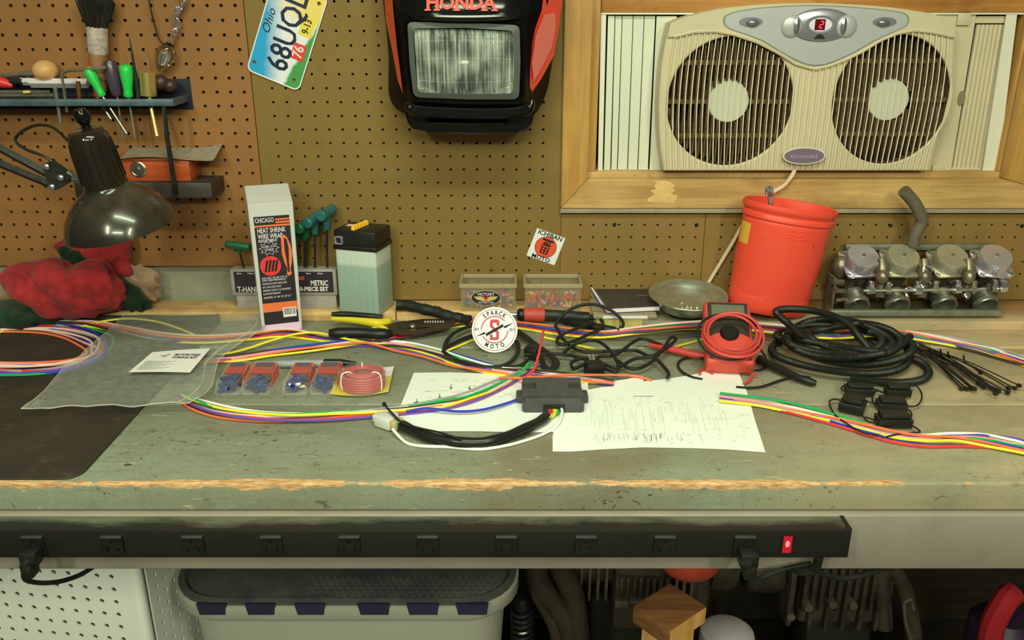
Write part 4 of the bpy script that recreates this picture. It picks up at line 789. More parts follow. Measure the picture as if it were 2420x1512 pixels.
# ================================================================ clear parts bins
clr=mat('clear_styrene',C(186,178,130,.94),.12,spec=.4,alpha=.16)
rimc=mat('cloudy_styrene',C(186,178,126,1.01),.25,alpha=.60)
cols=[mat('crimp_'+n,C(*c,.95),.5) for n,c in (('red',(206,70,58)),('blue',(50,74,150)),('yellow',(206,180,60)),('violet',(96,72,130)),('metal',(180,176,150)))]
def crimp(b,p,L=.012):
    q=Matrix.Translation(p)@Euler((R.uniform(0,6),R.uniform(0,6),R.uniform(0,6))).to_matrix().to_4x4(); tube(b,[q@Vector((-L/2,0,0)),q@Vector((0,0,0)),q@Vector((L/2,0,0))],[.0024,.0026,.0018],6)
for i,(px0,px1,lab) in enumerate(((1084,1222,'clear plastic bin of mixed crimp terminals with an oval sticker'),(1237,1378,'clear plastic bin of mostly red crimp terminals beside the notebook'))):
    y0,y1=1.588,1.651; xa,xb=PY(px0,683,1.578).x,PY(px1,683,1.578).x; z0,z1=ZL+.0003,.9965; o=T('parts_bin',lab,'bin',((xa+xb)/2,(y0+y1)/2,z0),group='clear parts bins on the ledge')
    b=bm(); th_=.0014
    for q in ((xa+.003,xb-.003,y0,y0+th_),(xa+.003,xb-.003,y1-th_,y1)): box(b,*q,z0,z1)
    for q in ((xa+.003,xa+.003+th_,y0+th_,y1-th_),(xb-.003-th_,xb-.003,y0+th_,y1-th_)): box(b,*q,z0,z1)
    box(b,xa+.003,xb-.003,y0,y1,z0-.0002,z0+th_); P('tray',b,clr,o)
    b=bm(); plate(b,rrect(xb-xa,y1-y0+.008,.003,2),[rrect(xb-xa-.011,y1-y0-.004,.002,2)],.008,.0008,Matrix.Translation(((xa+xb)/2,(y0+y1)/2-.001,z1-.004))); P('rim',b,rimc,o)
    bs=[bm() for _ in cols]
    for k in range(110):
        ci=R.choice((0,1,2,3,4,3,1) if i==0 else (0,0,0,1,4,2,0)); crimp(bs[ci],Vector((R.uniform(xa+.010,xb-.010),R.uniform(y0+.008,y1-.008),z0+.006+.022*R.random()**1.5)))
    for bb,m in zip(bs,cols): P('crimp_terminals',bb,m,o,kind='stuff')
    if i==0:
        Ms=frame((PY(1148,709,1.577).x,y0-.0005,PY(1148,708,1.577).z),(1,0,0),(0,0,1)); b=bm(); prism(b,ell(.0295,.0158,36),0,.0003,Ms); s1=P('oval_sticker',b,mat('sticker_silver',C(170,166,140,.94),.4),o)
        def sub(n,m,f): b=bm(); f(b); q=P(n,b,m,o); return q
        sub('sticker_field',lblk,lambda b:prism(b,ell(.028,.0143,36),.0003,.0005,Ms)); sub('sticker_wings',mat('sticker_gold',C(196,180,96,.94),.4),lambda b:(prism(b,[(-.024,.003),(-.008,.0035),(0,-.0045),(.008,.0035),(.024,.003),(.018,-.003),(.006,-.0065),(-.006,-.0065),(-.018,-.003)],.0005,.0006,Ms)))
        sub('sticker_letters',mat('sticker_print',C(214,208,186,.94),.5),lambda b:(text(b,'VICTORY',.0055,Ms@Matrix.Translation((0,.0075,.0006)),bold=.03,width=.034),text(b,'MOTORCYCLES',.0036,Ms@Matrix.Translation((0,-.0095,.0006)),bold=.02,width=.03)))
        sub('sticker_mark',lred,lambda b:prism(b,[(-.006,.0045),(-.003,.0045),(0,-.002),(.003,.0045),(.006,.0045),(.001,-.006),(-.001,-.006)],.0006,.0007,Ms))
# ================================================================ round sticker disc leaning on the soldering iron
cdz=PY(1169,779,1.437); Md=frame(cdz,(1,0,0),(0,.36,.93)); dk=T('round_sticker','round white sticker with a red S leaning upright among the wires','sticker',M=Md)
rD=.0409
lgr=mat('disc_white',C(228,236,220,1.08),.35); lrd=mat('disc_red',C(204,48,56,1.08),.4)
b=bm(); prism(b,ell(rD,rD,64),-.0008,0); P('disc',b,lgr,dk,True)
b=bm(); plate(b,ell(.0376,.0376,64),[ell(.0367,.0367,64)],.0003,0,Matrix.Translation((0,0,.0002)))
def arc(r0,r1,a0,a1,n=24): return [(r1*cos(rad(a0+(a1-a0)*k/n)),r1*sin(rad(a0+(a1-a0)*k/n))) for k in range(n+1)]+[(r0*cos(rad(a1+(a0-a1)*k/n)),r0*sin(rad(a1+(a0-a1)*k/n))) for k in range(n+1)]
prism(b,arc(.0228,.0247,42,178),0,.0003); prism(b,arc(.0228,.0247,-152,-4),0,.0003); P('red_rings',b,lrd,dk,True)
b=bm(); Sp=[(-.0085,-.0185),(.0045,-.0185),(.0078,-.0155),(.0078,-.004),(-.0035,.0075),(-.0035,.0125),(.0035,.0125),(.0035,.0075),(.0085,.0075),(.0085,.0155),(.0055,.0185),(-.0055,.0185),(-.0085,.0155),(-.0085,.0055),(.0028,-.006),(.0028,-.0135),(-.0035,-.0135),(-.0035,-.0085),(-.0085,-.0085)]
prism(b,Sp,.0003,.0006); P('letter_s',b,lrd,dk,True)
b=bm(); prism(b,[(-.034,-.0115),(-.018,-.0035),(-.0155,-.0075),(.0135,.0065),(.012,.0025),(.020,.0075),(.0335,.0105),(.0185,.0055)],0,.0002) if False else None
for pl in ([(-.0335,-.0125),(-.0165,-.0045),(-.0165,-.0085),(-.0012,-.0005),(-.001,.0018),(-.0185,-.0075),(-.0185,-.0035)][::1],[(.0335,.0125),(.0165,.0045),(.0165,.0085),(.0012,.0005),(.001,-.0018),(.0185,.0075),(.0185,.0035)]): pass
bolt=[(-.034,-.0125),(-.0155,-.0045),(-.0155,-.0085),(-.004,-.0028),(.0155,.0075),(.0155,.0045),(.034,.0125),(.0185,.0015),(.0185,.005),(.004,-.0018),(-.0185,-.0125),(-.0185,-.0088)]
bolt=[(-.0335,-.012),(-.0175,-.0035),(-.0170,-.0075),(.0150,.0105),(.0160,.0060),(.0335,.0125),(.0185,.0025),(.0178,.0068),(-.0150,-.0118),(-.0158,-.0072)]
prism(b,bolt,.0007,.0009); P('lightning_bolt',b,ink,dk,True)
b=bm()
for s,rr,a0,st_ in (('SPARCK',.0302,127,-14.2),):
    for k,cx in enumerate(s): a=rad(a0+st_*k); text(b,cx,.0082,Matrix.Translation((rr*cos(a),rr*sin(a),.0002))@Matrix.Rotation(a-pi/2,4,'Z'),bold=.035,sx=.72)
for k,cx in enumerate('MOTO'): a=rad(-118+18.5*k); text(b,cx,.0082,Matrix.Translation((.0305*cos(a),.0305*sin(a),.0002))@Matrix.Rotation(a+pi/2,4,'Z'),bold=.035,sx=.72)
text(b,'EST.',.0048,Matrix.Translation((-.0315,.0005,.0002))@Matrix.Identity(4),bold=.02,sx=.75); text(b,'2013',.0048,Matrix.Translation((.0315,.0,.0002)),bold=.02,sx=.75) 
P('lettering',b,ink,dk,True)
# ================================================================ soldering iron
si=T('soldering_iron','soldering iron with a red grip and black handle lying behind the round sticker','soldering iron',B(1290,765))
def seg_(name,pts,r,m,seg=18): b=bm(); tube(b,pts,r,seg); return P(name,b,m,si)
H=.0165; e=lambda px,py:B(px,py,H)
rg=mat('red_grip',C(196,76,60,1.01),.5,var=.15,vs=60)
seg_('grip',[e(1236,743.5),e(1239,743.3),e(1284,743.5),e(1287,743.5)],[.0125,.0142,.0142,.0132],rg)
seg_('handle',[e(1287,743.5),e(1300,744.0),e(1388,749.5),e(1393,749.7)],[.0112,.0108,.0105,.009],mat('soft_black_handle',(.022,.024,.023),.5))
seg_('collar',[e(1222,743.5),e(1228,743.5),e(1237,743.5)],[.009,.0125,.0122],black)
seg_('barrel',[e(1140,738.5),e(1222,743.5)],[.0048,.0048],chrome); seg_('tip',[e(1100,736.0),e(1112,736.7),e(1140,738.5)],[.0010,.0028,.0040],brass)
seg_('strain_relief',[e(1393,749.7),e(1404,750.5),e(1416,751.5)],[.0055,.0042,.0032],blackrub)
tl=T('test_probe','slim black test probe lying under the soldering iron cord','probe',B(1400,790))
b=bm(); tube(b,[B(1322,758,.008),B(1360,763,.009),B(1450,781,.009),B(1456,782,.009)],[.003,.0075,.008,.006],12); P('body',b,black,tl)
# ================================================================ wire stripper and small screwdriver
ws=T('wire_stripper','wire stripper with yellow and black cushioned handles and steel jaws','wire stripper',B(930,790))
yel=mat('yellow_grip',C(226,210,42,1.05),.4); 
def band(name,pts,r,m,flat=.55,z=.012):
    b=bm(); p=cr([B(x,y,zz) for x,y,zz in pts],5); n=len(p); tube(b,p,[r*(.7+.3*min(1,min(i,n-1-i)/3)) for i in range(n)],12,flat=flat); return P(name,b,m,ws)
band('upper_grip',[(784,751,.021),(810,751,.021),(850,756,.020),(890,763,.018),(912,761,.016),(918,756,.016)],.0095,yel,.9)
band('upper_grip_back',[(784,742,.031),(820,742,.031),(870,746,.030),(905,749,.027)],.0060,black,.9)
band('lower_grip',[(778,787,.0195),(810,786,.020),(860,786,.020),(900,789,.019),(925,787,.017)],.0110,black,.9)
band('lower_grip_edge',[(784,779,.023),(830,779,.025),(872,779,.024),(892,772,.022),(908,774,.019),(922,784,.016)],.0032,yel,1)
b=bm(); z=ZB+.0135
for pts in ([(905,772),(940,764),(1000,757),(1072,757),(1078,763),(1040,770),(960,777),(915,777)],[(915,790),(935,781),(985,783),(1040,772),(1072,767),(1060,778),(1010,786),(960,791)]):
    prism(b,[(q.x,q.y) for q in (PZ(x,y,z) for x,y in pts)],z,z+.0032); z+=.0034
P('jaws',b,mat('blackened_jaw',C(98,90,62,1.01),.35,.6,var=.5,vs=120),ws)
b=bm(); c=PZ(975,771,z); cyl(b,c,c+Vector((0,0,.003)),.006,.005,12); P('pivot',b,steel,ws)
b=bm(); text(b,'GARDNER',.0055,frame(PZ(1030,758,ZB+.0138),(1,-.03,0),(0,1,0)),bold=.03,width=.030) if False else [box(b,q.x-.0012,q.x+.0012,q.y-.004,q.y+.004,ZB+.0166,ZB+.0172) for q in (PZ(1005+6*k,760,ZB+.0168) for k in range(8))]; P('gauge_marks',b,lwh,ws)
sd=T('screwdriver','small red handled screwdriver lying below the wire stripper jaws','screwdriver',B(900,800))
b=bm(); tube(b,[B(870,803,.006),B(880,802,.007),B(930,798,.0075),B(952,795,.006),B(958,794,.004)],[.004,.0062,.0066,.005,.003],12); P('handle',b,mat('clear_red_handle',C(176,34,38,1.01),.25,coat=.4),sd)
b=bm(); tube(b,[B(955,794.5,.006),B(1003,784,.006)],.0017,6); P('blade',b,steel,sd)
# ================================================================ notebook on a parts case
M0=PZ(1405,782,ZB); pc=T('parts_case','low clear plastic case with yellow contents under the notebook','case',B(1475,782))
xa,xb=PZ(1404,778,ZB).x,PZ(1546,778,ZB).x; ya,yb=1.536,1.63
b=bm(); box(b,xa,xb,ya,yb,ZB+.0005,ZB+.024,.003); P('tray',b,mat('clear_case',(.93,.93,.8),.12,trans=.8,ior=1.1,alpha=.6),pc)
b=bm(); box(b,xa-.003,xb+.003,ya-.003,yb,ZB+.0242,ZB+.032,.002); P('lid',b,rimc,pc)
b=bm(); box(b,xa+.006,xa+(xb-xa)*.42,ya+.004,yb-.004,ZB+.002,ZB+.021,.002); box(b,xa+(xb-xa)*.44,xb-.012,ya+.004,yb-.004,ZB+.002,ZB+.0225,.002); P('yellow_insert',b,mat('yellow_foam',C(220,204,84,1.08),.6),pc)
b=bm(); box(b,PZ(1425,742,ZB+.033).x,PZ(1530,742,ZB+.033).x,ya-.0036,ya-.003,ZB+.025,ZB+.0305); P('label_strip',b,lwh,pc)
zn=ZB+.0323; A,D,E_,G=PZ(1432,741,zn),PZ(1560,735,zn),PZ(1526,687,zn),PZ(1398,688,zn)
nb=T('spiral_notebook','black covered spiral notebook lying on the parts case','notebook',(A+E_)/2)
def slab(z0,z1,g=0,m=0):
    b=bm(); c=(A+D+E_+G)/4; q=[p+(c-p)*m for p in (A,D,E_,G)]; prism(b,[(p.x,p.y) for p in q],z0,z1); return b
P('pages',slab(zn+.0010,zn+.0095,m=.02),lwh,nb); P('cover',slab(zn+.0097,zn+.0112),mat('charcoal_cover',C(72,68,58,1.08),.5,var=.3,vs=30),nb); P('back_cover',slab(zn,zn+.0009),black,nb)
b=bm()
for k in range(20):
    p=A+(G-A)*((k+.7)/20.5); dx=(D-A).normalized(); q=[p+dx*(.001+.0055*cos(t)-.003)+Vector((0,0,.0055+.0085*sin(t))) for t in [2*pi*i/12 for i in range(12)]]; tube(b,q,.0006,5,True)
P('spiral_wire',b,chrome,nb,kind='stuff')
b=bm(); c=(A+D*2.6+E_*2.6+G)/7.2; text(b,'NOTES',.006,frame(Vector((c.x,c.y,zn+.0113)),D-A,G-A),bold=.02,width=.022) if False else [box(b,c.x+.0035*k,c.x+.0035*k+.0024,c.y,c.y+.0035,zn+.0112,zn+.0114) for k in range(6)]; P('cover_print',b,mat('grey_print',(.25,.25,.23),.5),nb)
# ================================================================ magnetic dish
xd=PY(1626,690,1.575).x; M=Matrix.Translation((xd,1.575,ZL+.0005))@Matrix.Rotation(rad(5),4,'X'); ds=T('magnetic_dish','round stainless parts dish on a black rubber foot','dish',M=M)
b=bm(); lathe(b,[(0,.0135),(.040,.0135),(.050,.018),(.062,.031),(.0735,.0405),(.0755,.0415),(.0762,.0405),(.0742,.039),(.0635,.0285),(.052,.0135),(.041,.011),(0,.011)],48,M@Matrix.Identity(4)); bmesh.ops.transform(b,matrix=M.inverted(),verts=b.verts); P('bowl',b,mat('brushed_stainless',(.60,.59,.50),.30,.8,var=.25,vs=40,stretch=(1,1,6)),ds,True)
b=bm(); lathe(b,[(0,0),(.037,0),(.0385,.002),(.0385,.0105),(.036,.0112),(0,.0112)],32); P('rubber_foot',b,blackrub,ds,True)
b=bm()
for k in range(9): a=R.random()*6.28; rr=R.random()*.03; box(b,rr*cos(a)-.002,rr*cos(a)+.002,rr*sin(a)-.0015,rr*sin(a)+.0015,.0137,.0157,.0005)
P('loose_screws',b,chrome,ds,True,kind='stuff')
b=bm(); box(b,.250,1.5,1.532,1.5838,ZB+.0003,ZB+.0195,.0015); P('ledge_board',b,paint,bench)
# ================================================================ red bucket
xb_=PY(1812,700,1.572).x; M=Matrix.Translation((xb_,1.572,ZL+.0120))@Matrix.Rotation(rad(8.0),4,'Y')@Matrix.Rotation(rad(-1.5),4,'X'); bk=T('bucket','red plastic bucket leaning sideways with a steel bar standing in it','bucket',M=M)
rb,rt,hB=.0765,.0850,.206; SYb=.69
def bp_(th,z):
    f=z/hB; r=rb+(rt-rb)*f
    if z>.178: r+=.0
    ang=((math.degrees(th)-6)%90); 
    def sm(x,a,c): x=max(0,min(1,(x-a)/(c-a))); return x*x*(3-2*x)
    mz=sm(z,.034,.044)*(1-sm(z,.137,.142)); ma=sm(ang,24,28)*(1-sm(ang,63,67)); r-=.019*mz*ma
    if z<.008: r-=.004*(1-z/.008)
    return Vector((r*cos(th),r*sin(th)*SYb,z))
b=bm(); zs_=[0,.003,.008,.02,.030,.036,.042,.048,.07,.10,.125,.134,.139,.144,.155,.168,.175]; n=180
tops=[(rt-.0018,.176),(rt+.0022,.179),(rt+.0022,.186),(rt-.0010,.189),(rt+.0008,.193),(rt+.0038,.1955),(rt+.0045,.2005),(rt+.0035,.2055),(rt+.0010,.2065),(rt-.0015,.2050),(rt-.004,.193),(rb+.006,.1),(rb-.002,.004),(0,.004)]
rings=[[bp_(2*pi*k/n,z) for k in range(n)] for z in zs_]; rings+=[[Vector((r*cos(2*pi*k/n),r*sin(2*pi*k/n)*SYb,z)) for k in range(n)] for r,z in tops]
loft(b,rings,True,False); P('tub',b,mat('red_polyethylene',C(222,72,46,.80),.42,var=.08,vs=8,bump=.05,bs=60),bk,True,smooth=40)
b=bm(); 
def sid(th,z,dr=.0006): p=bp_(th,z); q=Vector((cos(th),sin(th),0)); return p+q*dr
A_=[sid(rad(182+26*u),.125+.040*v) for v in (0,1) for u in (0,.33,.66,1)]; Vv=[b.verts.new(p) for p in A_]
for k in range(3): b.faces.new((Vv[k],Vv[k+1],Vv[k+5],Vv[k+4]))
P('yellow_label',b,mat('yellow_label',C(222,178,60,1.00),.4),bk,True)
b=bm()
for z,a0,a1 in ((.158,262,284),(.152,258,290),(.166,266,280)): tube(b,[sid(rad(a0+(a1-a0)*k/8),z+.002*sin(k*1.2),.0002) for k in range(9)],.0008,5)
P('embossed_mark',b,bpy.data.materials['red_polyethylene'],bk,True)
eb=T('extension_bar','chrome socket extension bar standing in the red bucket','socket bar',PY(1826,500,1.545))
b=bm(); tube(b,[PY(1828,520,1.545),PY(1819,462,1.535)],.0048,12); P('bar',b,chrome,eb)
b=bm(); c0_,c1_=PY(1819,463,1.535),PY(1817,443,1.531); tube(b,[c0_,c0_+(c1_-c0_)*.2,c1_],[.006,.0078,.0076],12); P('socket_end',b,chrome,eb)
# ================================================================ carburettor bank
cb=T('carburetor_bank','row of four joined motorcycle carburetors with silver domed caps','carburetors',PZ(2170,748,ZB))
cast=mat('cast_alloy',C(118,112,84,.60),.34,.65,var=.55,vs=45,bump=.3,bs=250); caps_=[mat('cap_'+n,c,r,.72,var=v,vs=25) for n,c,r,v in (('polished',C(168,170,158,.6),.20,.1),('dull',C(164,168,130,.6),.36,.15))]
al=rad(31); up=Vector((0,-sin(al),cos(al))); fw=Vector((0,-cos(al),-sin(al))); XC=[2033,2128,2242,2345]; XT=[2026,2122,2233,2331]
YK=1.590
for i in range(4):
    xc=PY(XC[i],615,YK).x; xt=PY(XT[i],718,1.560).x; c=PY(XC[i],622,YK); c.x=xc; Mc=frame(c,(1,0,0),Vector((1,0,0)).cross(up)*-1 if False else up.cross(Vector((1,0,0)))); 
    b=bm(); core=[c-up*.012,c-up*.045,c-up*.085]; tube(b,[c,c-up*.02,c-up*.05,c-up*.10],[.028,.024,.020,.019],14)
    th0=c-up*.060; tube(b,[th0-fw*.035,th0+fw*.012],[.021,.021],18)
    for k in range(9): q=c-up*(.03+.052*R.random())+Vector((R.uniform(-.03,.03),R.uniform(-.02,.0),0))+fw*R.uniform(0,.02); s=R.uniform(.004,.010); box(b,-s,s,-s*.7,s*.7,-s*1.3,s*1.3,.0015,1,Matrix.Translation(q)@Euler((R.random(),R.random(),R.random())).to_matrix().to_4x4())
    body=P('carburetor',b,cast,cb)
    m=caps_[0 if i in (0,3) else 1]
    b=bm(); sq=rrect(.068,.068,.008,3); prism(b,sq,-.004,0.0,Mc@Matrix.Rotation(rad((4,-3,3,-2)[i]),4,'Z')); lathe(b,[(.0335,-.001),(.0325,.006),(.0315,.010),(.0310,.019),(.0288,.0225),(.0,.0235)],36,Mc); 
    d=P('dome_cap',b,m,cb,smooth=30); d.parent=body
    b=bm(); lathe(b,[(0,.0258),(.0028,.0256),(.0034,.0235),(0,.023)],12,Mc)
    for sx in (-1,1):
        for sy in (-1,1): q=Mc@Vector((sx*.027,sy*.027,0)); cyl(b,q,q+up*.003,.0042,.0038,10)
    P('cap_screw',b,steel,cb,kind='stuff').parent=body
    b=bm(); tc=PY(XT[i],722,1.552); Mt=frame(tc,(1,0,0),fw.cross(Vector((1,0,0)))); lathe(b,[(.0205,-.030),(.0205,-.009),(.0232,-.008),(.0232,-.004),(.0212,-.003),(.0212,0),(.0228,.001),(.0222,.003),(.0195,.002),(.017,-.012),(.0165,-.022),(0,-.022)],36,Mt); P('intake_ring',b,steel,cb,smooth=25).parent=body
b=bm(); tube(b,[PY(2040,687,1.540),PY(2330,684,1.540)],.0032,8); P('throttle_shaft',b,steel,cb)
for px,py,r in ((2058,686,.0075),(2098,688,.006),(2168,686,.009),(2210,686,.006),(2262,684,.008),(2300,685,.005),(2368,676,.012),(2350,683,.006)):
    b=bm(); c=PY(px,py,1.540); cyl(b,c+Vector((-.006,0,0)),c+Vector((.006,0,0)),r,r,12); box(b,c.x-.005,c.x+.004,c.y-.004,c.y+.006,c.z,c.z+.018,.0015); P('linkage_lever',b,chrome if r>.007 else steel,cb)
b=bm()
for px0,px1,py,Y,hh in ((1962,2372,741,1.540,.006),(2000,2360,585,1.632,.006)):
    a_,c_=PY(px0,py,Y),PY(px1,py,Y); box(b,a_.x,c_.x,Y,Y+.012,a_.z-hh,a_.z+hh,.0015)
P('mounting_rail',b,mat('dull_alloy_rail',(.30,.30,.24),.45,.4,var=.4,vs=30),cb)
b=bm(); A=PY(1962,742,1.552); D=PY(1990,655,1.56); box(b,A.x,A.x+.005,1.552,1.60,ZL+.0006,D.z,.002); q=PY(1985,632,1.60); ball(b,q,.019,(.8,.9,1.25),16); for_=[tube(b,[PY(1966+5*k,665+22*k,1.552),PY(1992+4*k,668+20*k,1.556)],.006-.001*k,8) for k in range(3)]; box(b,PY(1975,745,1.55).x,PY(2370,745,1.55).x,1.56,1.62,ZL+.0005,ZL+.006,.003)
P('end_bracket',b,cast,cb)
for x_,y_ in ((2192,640),(2188,672),(2150,690),(2290,695)):
    b=bm(); c=PY(x_,y_,1.545); tube(b,[c+Vector((.008*cos(t),-.004*sin(t*2),.008*sin(t))) for t in [i*.5 for i in range(10)]],.0022,6); P('hose_clip',b,chrome,cb)
for px in (2085,2185,2290):
    b=bm(); c=PY(px,640,1.56); tube(b,[c+Vector((0,.01,.02)),c,c-Vector((0,.005,.05))],[.010,.013,.009],10); ball(b,PY(px,655,1.545),.012,(1,1,1.2),12); P('fuel_rail_joint',b,cast,cb)
b=bm(); tube(b,cr([PY(2158,580,1.60),PY(2162,555,1.60),PY(2178,525,1.60),PY(2174,505,1.597),PY(2160,478,1.595),PY(2135,450,1.592)],6),.0115,14); P('rubber_hose',b,mat('grey_rubber_hose',C(86,82,60,.65),.6,var=.25,vs=40),cb,label='grey rubber hose rising from the back')
# ================================================================ rubber mat
mt=T('rubber_mat','worn dark rubber mat covering the bench end at the picture edge','mat',(-.9,1.28,ZB))
matm=mat('grubby_black_rubber',C(58,54,44,1.10),.75,col2=C(40,36,30,1.10),vs=7,bump=.25,bs=300)
t=NT('grubby_mat'); c=t.mix(t.ramp(t.noise(6,5,.65),.4,.62),C(46,41,29,1.10),C(64,56,38,1.10)); c=t.mix(t.ramp(t.noise(24,5,.7),.6,.75,0,.6),c,C(104,92,68,1.10)); c=t.mix(t.ramp(t.noise(500,2,.8),.4,.7,0,.3),c,C(36,33,27,1.10)); t.P(Base_Color=c,Roughness=.7); t.bump(t.noise(350,3,.6),.25,.001)
xr2=-.571; b=bm(); pl=[(-1.55,.987),(xr2-.022,.987)]+[(xr2-.022+.022*sin(rad(a)),1.009-.022*cos(rad(a))) for a in (15,30,45,60,75,90)]+[(xr2,1.575),(-1.55,1.575)]
prism(b,pl,ZB+.0003,ZB+.0034); bmesh.ops.bevel(b,geom=[e for e in b.edges if abs(e.verts[0].co.z-e.verts[1].co.z)<1e-5 and e.verts[0].co.z>ZB+.002],offset=.0008,segments=1,affect='EDGES'); P('sheet',b,t.m,mt,smooth=30)
b=bm(); pp=[Vector((-1.5+ (xr2-.002+1.5)*k/20,1.572+.0012*sin(k),ZB+.0098)) for k in range(21)]; tube(b,pp,[.0078+.0008*sin(k*2.3) for k in range(21)],10); P('rolled_edge',b,t.m,mt)
# ================================================================ wires
WC={'white':(222,228,206),'grey':(150,148,134),'tan':(222,190,156),'green':(36,158,70),'blue':(48,62,150),'violet':(100,76,142),'orange':(238,112,62),'red':(206,58,56),'yellow':(224,216,52),'brown':(64,50,40),'pink':(214,150,138)}
WM={k:mat('wire_'+k,C(*v,.85),.38) for k,v in WC.items()}
RW=.0022
def onbench(p): return Vector(p)
def bundle(label,path,cols,seed,z0=0.0,r=RW,perm=.36,group='bundles of loose coloured wire',ends=True,closed=False,name='wire_bundle',zs_=1.0,turns=1):
    rr=random.Random(seed); n=len(cols)
    ctr=[B(q[0],q[1],q[3] if len(q)>3 else 0) for q in path]; o=T(name,label,'wire bundle',ctr[len(ctr)//2],group=group)
    m=len(path)
    for i,cn in enumerate(cols):
        s=(i/(n-1)*2-1) if n>1 else 0; ph=rr.random()*6.28; f=rr.uniform(.5,.9); pts=[]
        for j in range(m):
            a=ctr[(j-1)%m] if (closed or j>0) else ctr[j]; c=ctr[(j+1)%m] if (closed or j<m-1) else ctr[j]; d=(c-a); d.z=0; d.normalize(); nrm=Vector((-d.y,d.x,0))
            hw=path[j][2]*1.38/1330.; off=-hw*(s+perm*sin(ph+j*f)+rr.uniform(-.10,.10)); lay=(i%3)
            z=z0+r+.0006+(r*1.75*lay*(.5+.5*sin(ph*1.7+j*f*.8)) if hw<.017 else r*1.5*lay*(.35+.3*sin(ph+j*.5)))*zs_
            pts.append(ctr[j]+nrm*off*1.0+Vector((0,0,z)))
        b=bm(); tube(b,cr(pts,6,closed),r,7,closed); P('wire',b,WM[cn],o,label=cn+' wire')
    return o
bundle('loose bundle of coloured wires crossing the whole bench behind the round sticker',
 [(-420,830,12,.004),(-200,822,12,.004),(-40,794,12,.004),(30,774,9,.004),(110,769,7,.004),(210,771,8,.004),(290,785,12,.004),(380,802,14,.004),(480,807,13,.004),(580,800,13,.001),(680,788,17),(780,804,10),(860,812,7),(930,807,12),(1010,782,20),(1080,770,14),(1160,767,10),(1240,774,10),(1330,786,14),(1420,795,13,.004),(1500,787,14,.016),(1580,778,15,.020),(1660,774,15,.020),(1750,775,14,.020),(1830,781,14,.020),(1950,793,14,.018),(2080,790,14,.012),(2180,801,20,.005),(2290,823,20,.002),(2370,843,19),(2460,868,18),(2700,925,16),(2950,960,16)],
 ['white','grey','tan','green','blue','orange','red','violet','brown','yellow'],3,.0)
bundle('bundle of coloured wires running from the blister packs to the torn wiring diagram',
 [(470,856,8),(560,850,12),(640,838,12),(720,828,14),(800,820,16),(870,815,14),(950,822,18),(1020,838,19),(1090,860,20),(1170,878,17),(1250,887,15),(1330,893,14),(1400,902,12),(1452,908,10)],
 ['green','blue','white','tan','pink','brown','violet','yellow','orange'],8,.0)
bundle('bundle of coloured wires curving from the plastic bag through the white connector past the regulator',
 [(430,945,8),(462,962,14),(520,980,15),(600,990,14),(690,992,13),(780,987,12),(870,980,11),(960,972,12),(1040,960,16),(1110,944,17),(1180,918,14),(1235,890,9),(1275,868,6)],
 ['white','grey','green','brown','tan','yellow','orange','red','violet'],12,.0)
bundle('bundle of coloured wires running from under the torn diagram to the front corner',
 [(1700,945,14),(1790,955,15),(1870,970,16),(1960,992,15),(2040,1015,14),(2110,1035,13),(2180,1046,12),(2250,1045,14),(2330,1048,18),(2400,1060,19),(2480,1074,18),(2700,1090,16),(2950,1080,16)],
 ['violet','white','green','tan','pink','orange','blue','grey','yellow','red'],17,.0)
cx,cy=70,836
bundle('coiled hank of pale coloured wires lying on the rubber mat',[(cx+172*cos(a)*(1.0 if cos(a)>0 else 1.5),cy+ (52 if sin(a)<0 else 46)*sin(a)+ (-2),21) for a in [2*pi*k/14 for k in range(14)]],['green','violet','blue','grey','red','tan','blue','pink','tan','orange'],21,.0034,closed=True,perm=.35,name='wire_coil')
def loose(label,pts,col,r=RW,n=6,name='loose_wire'):
    b=bm(); tube(b,cr([B(x,y,z) for x,y,z in pts],n),r,7); return S(name,label,'wire',b,WM[col],'single loose wires on the bench')
loose('single yellow wire arching from the plastic bag up to the wire stripper',[(500,842,.008),(548,833,.008),(590,822,.006),(640,805,.010),(700,789,.014),(745,786,.015),(790,794,.013),(830,803,.011),(880,812,.006)],'yellow')
loose('single yellow wire lying over the hank beside the rag',[(190,772,.008),(250,758,.014),(310,753,.016),(370,760,.013),(420,775,.010),(470,796,.008)],'yellow')
loose('single orange wire running along the top of the regulator to the torn diagram',[(1180,892,.010),(1250,893,.014),(1330,886,.028),(1420,886,.012),(1490,887,.006),(1520,893,.004),(1540,899,.003)],'orange')
loose('red wire end sticking up in front of the black loops',[(1240,893,.012),(1262,872,.02),(1271,845,.03),(1278,815,.038),(1284,782,.046)],'red')
loose('green wire end sticking up beside the red one',[(1222,891,.012),(1235,876,.018),(1249,858,.024)],'green')
loose('blue wire looping below the harness to the regulator side',[(960,972,.008),(1010,965,.010),(1080,972,.008),(1140,968,.008),(1200,952,.007),(1236,938,.006)],'blue')
loose('yellow wire running under the round sticker',[(1048,832,.003),(1090,815,.003),(1130,800,.003),(1190,790,.003)],'yellow')
loose('yellow wire end lying under the black cord loops',[(1286,797,.003),(1330,807,.003),(1375,818,.003),(1406,824,.003)],'yellow')
loose('yellow wire leading to the meter',[(1592,820,.003),(1630,810,.003),(1668,800,.003)],'yellow')
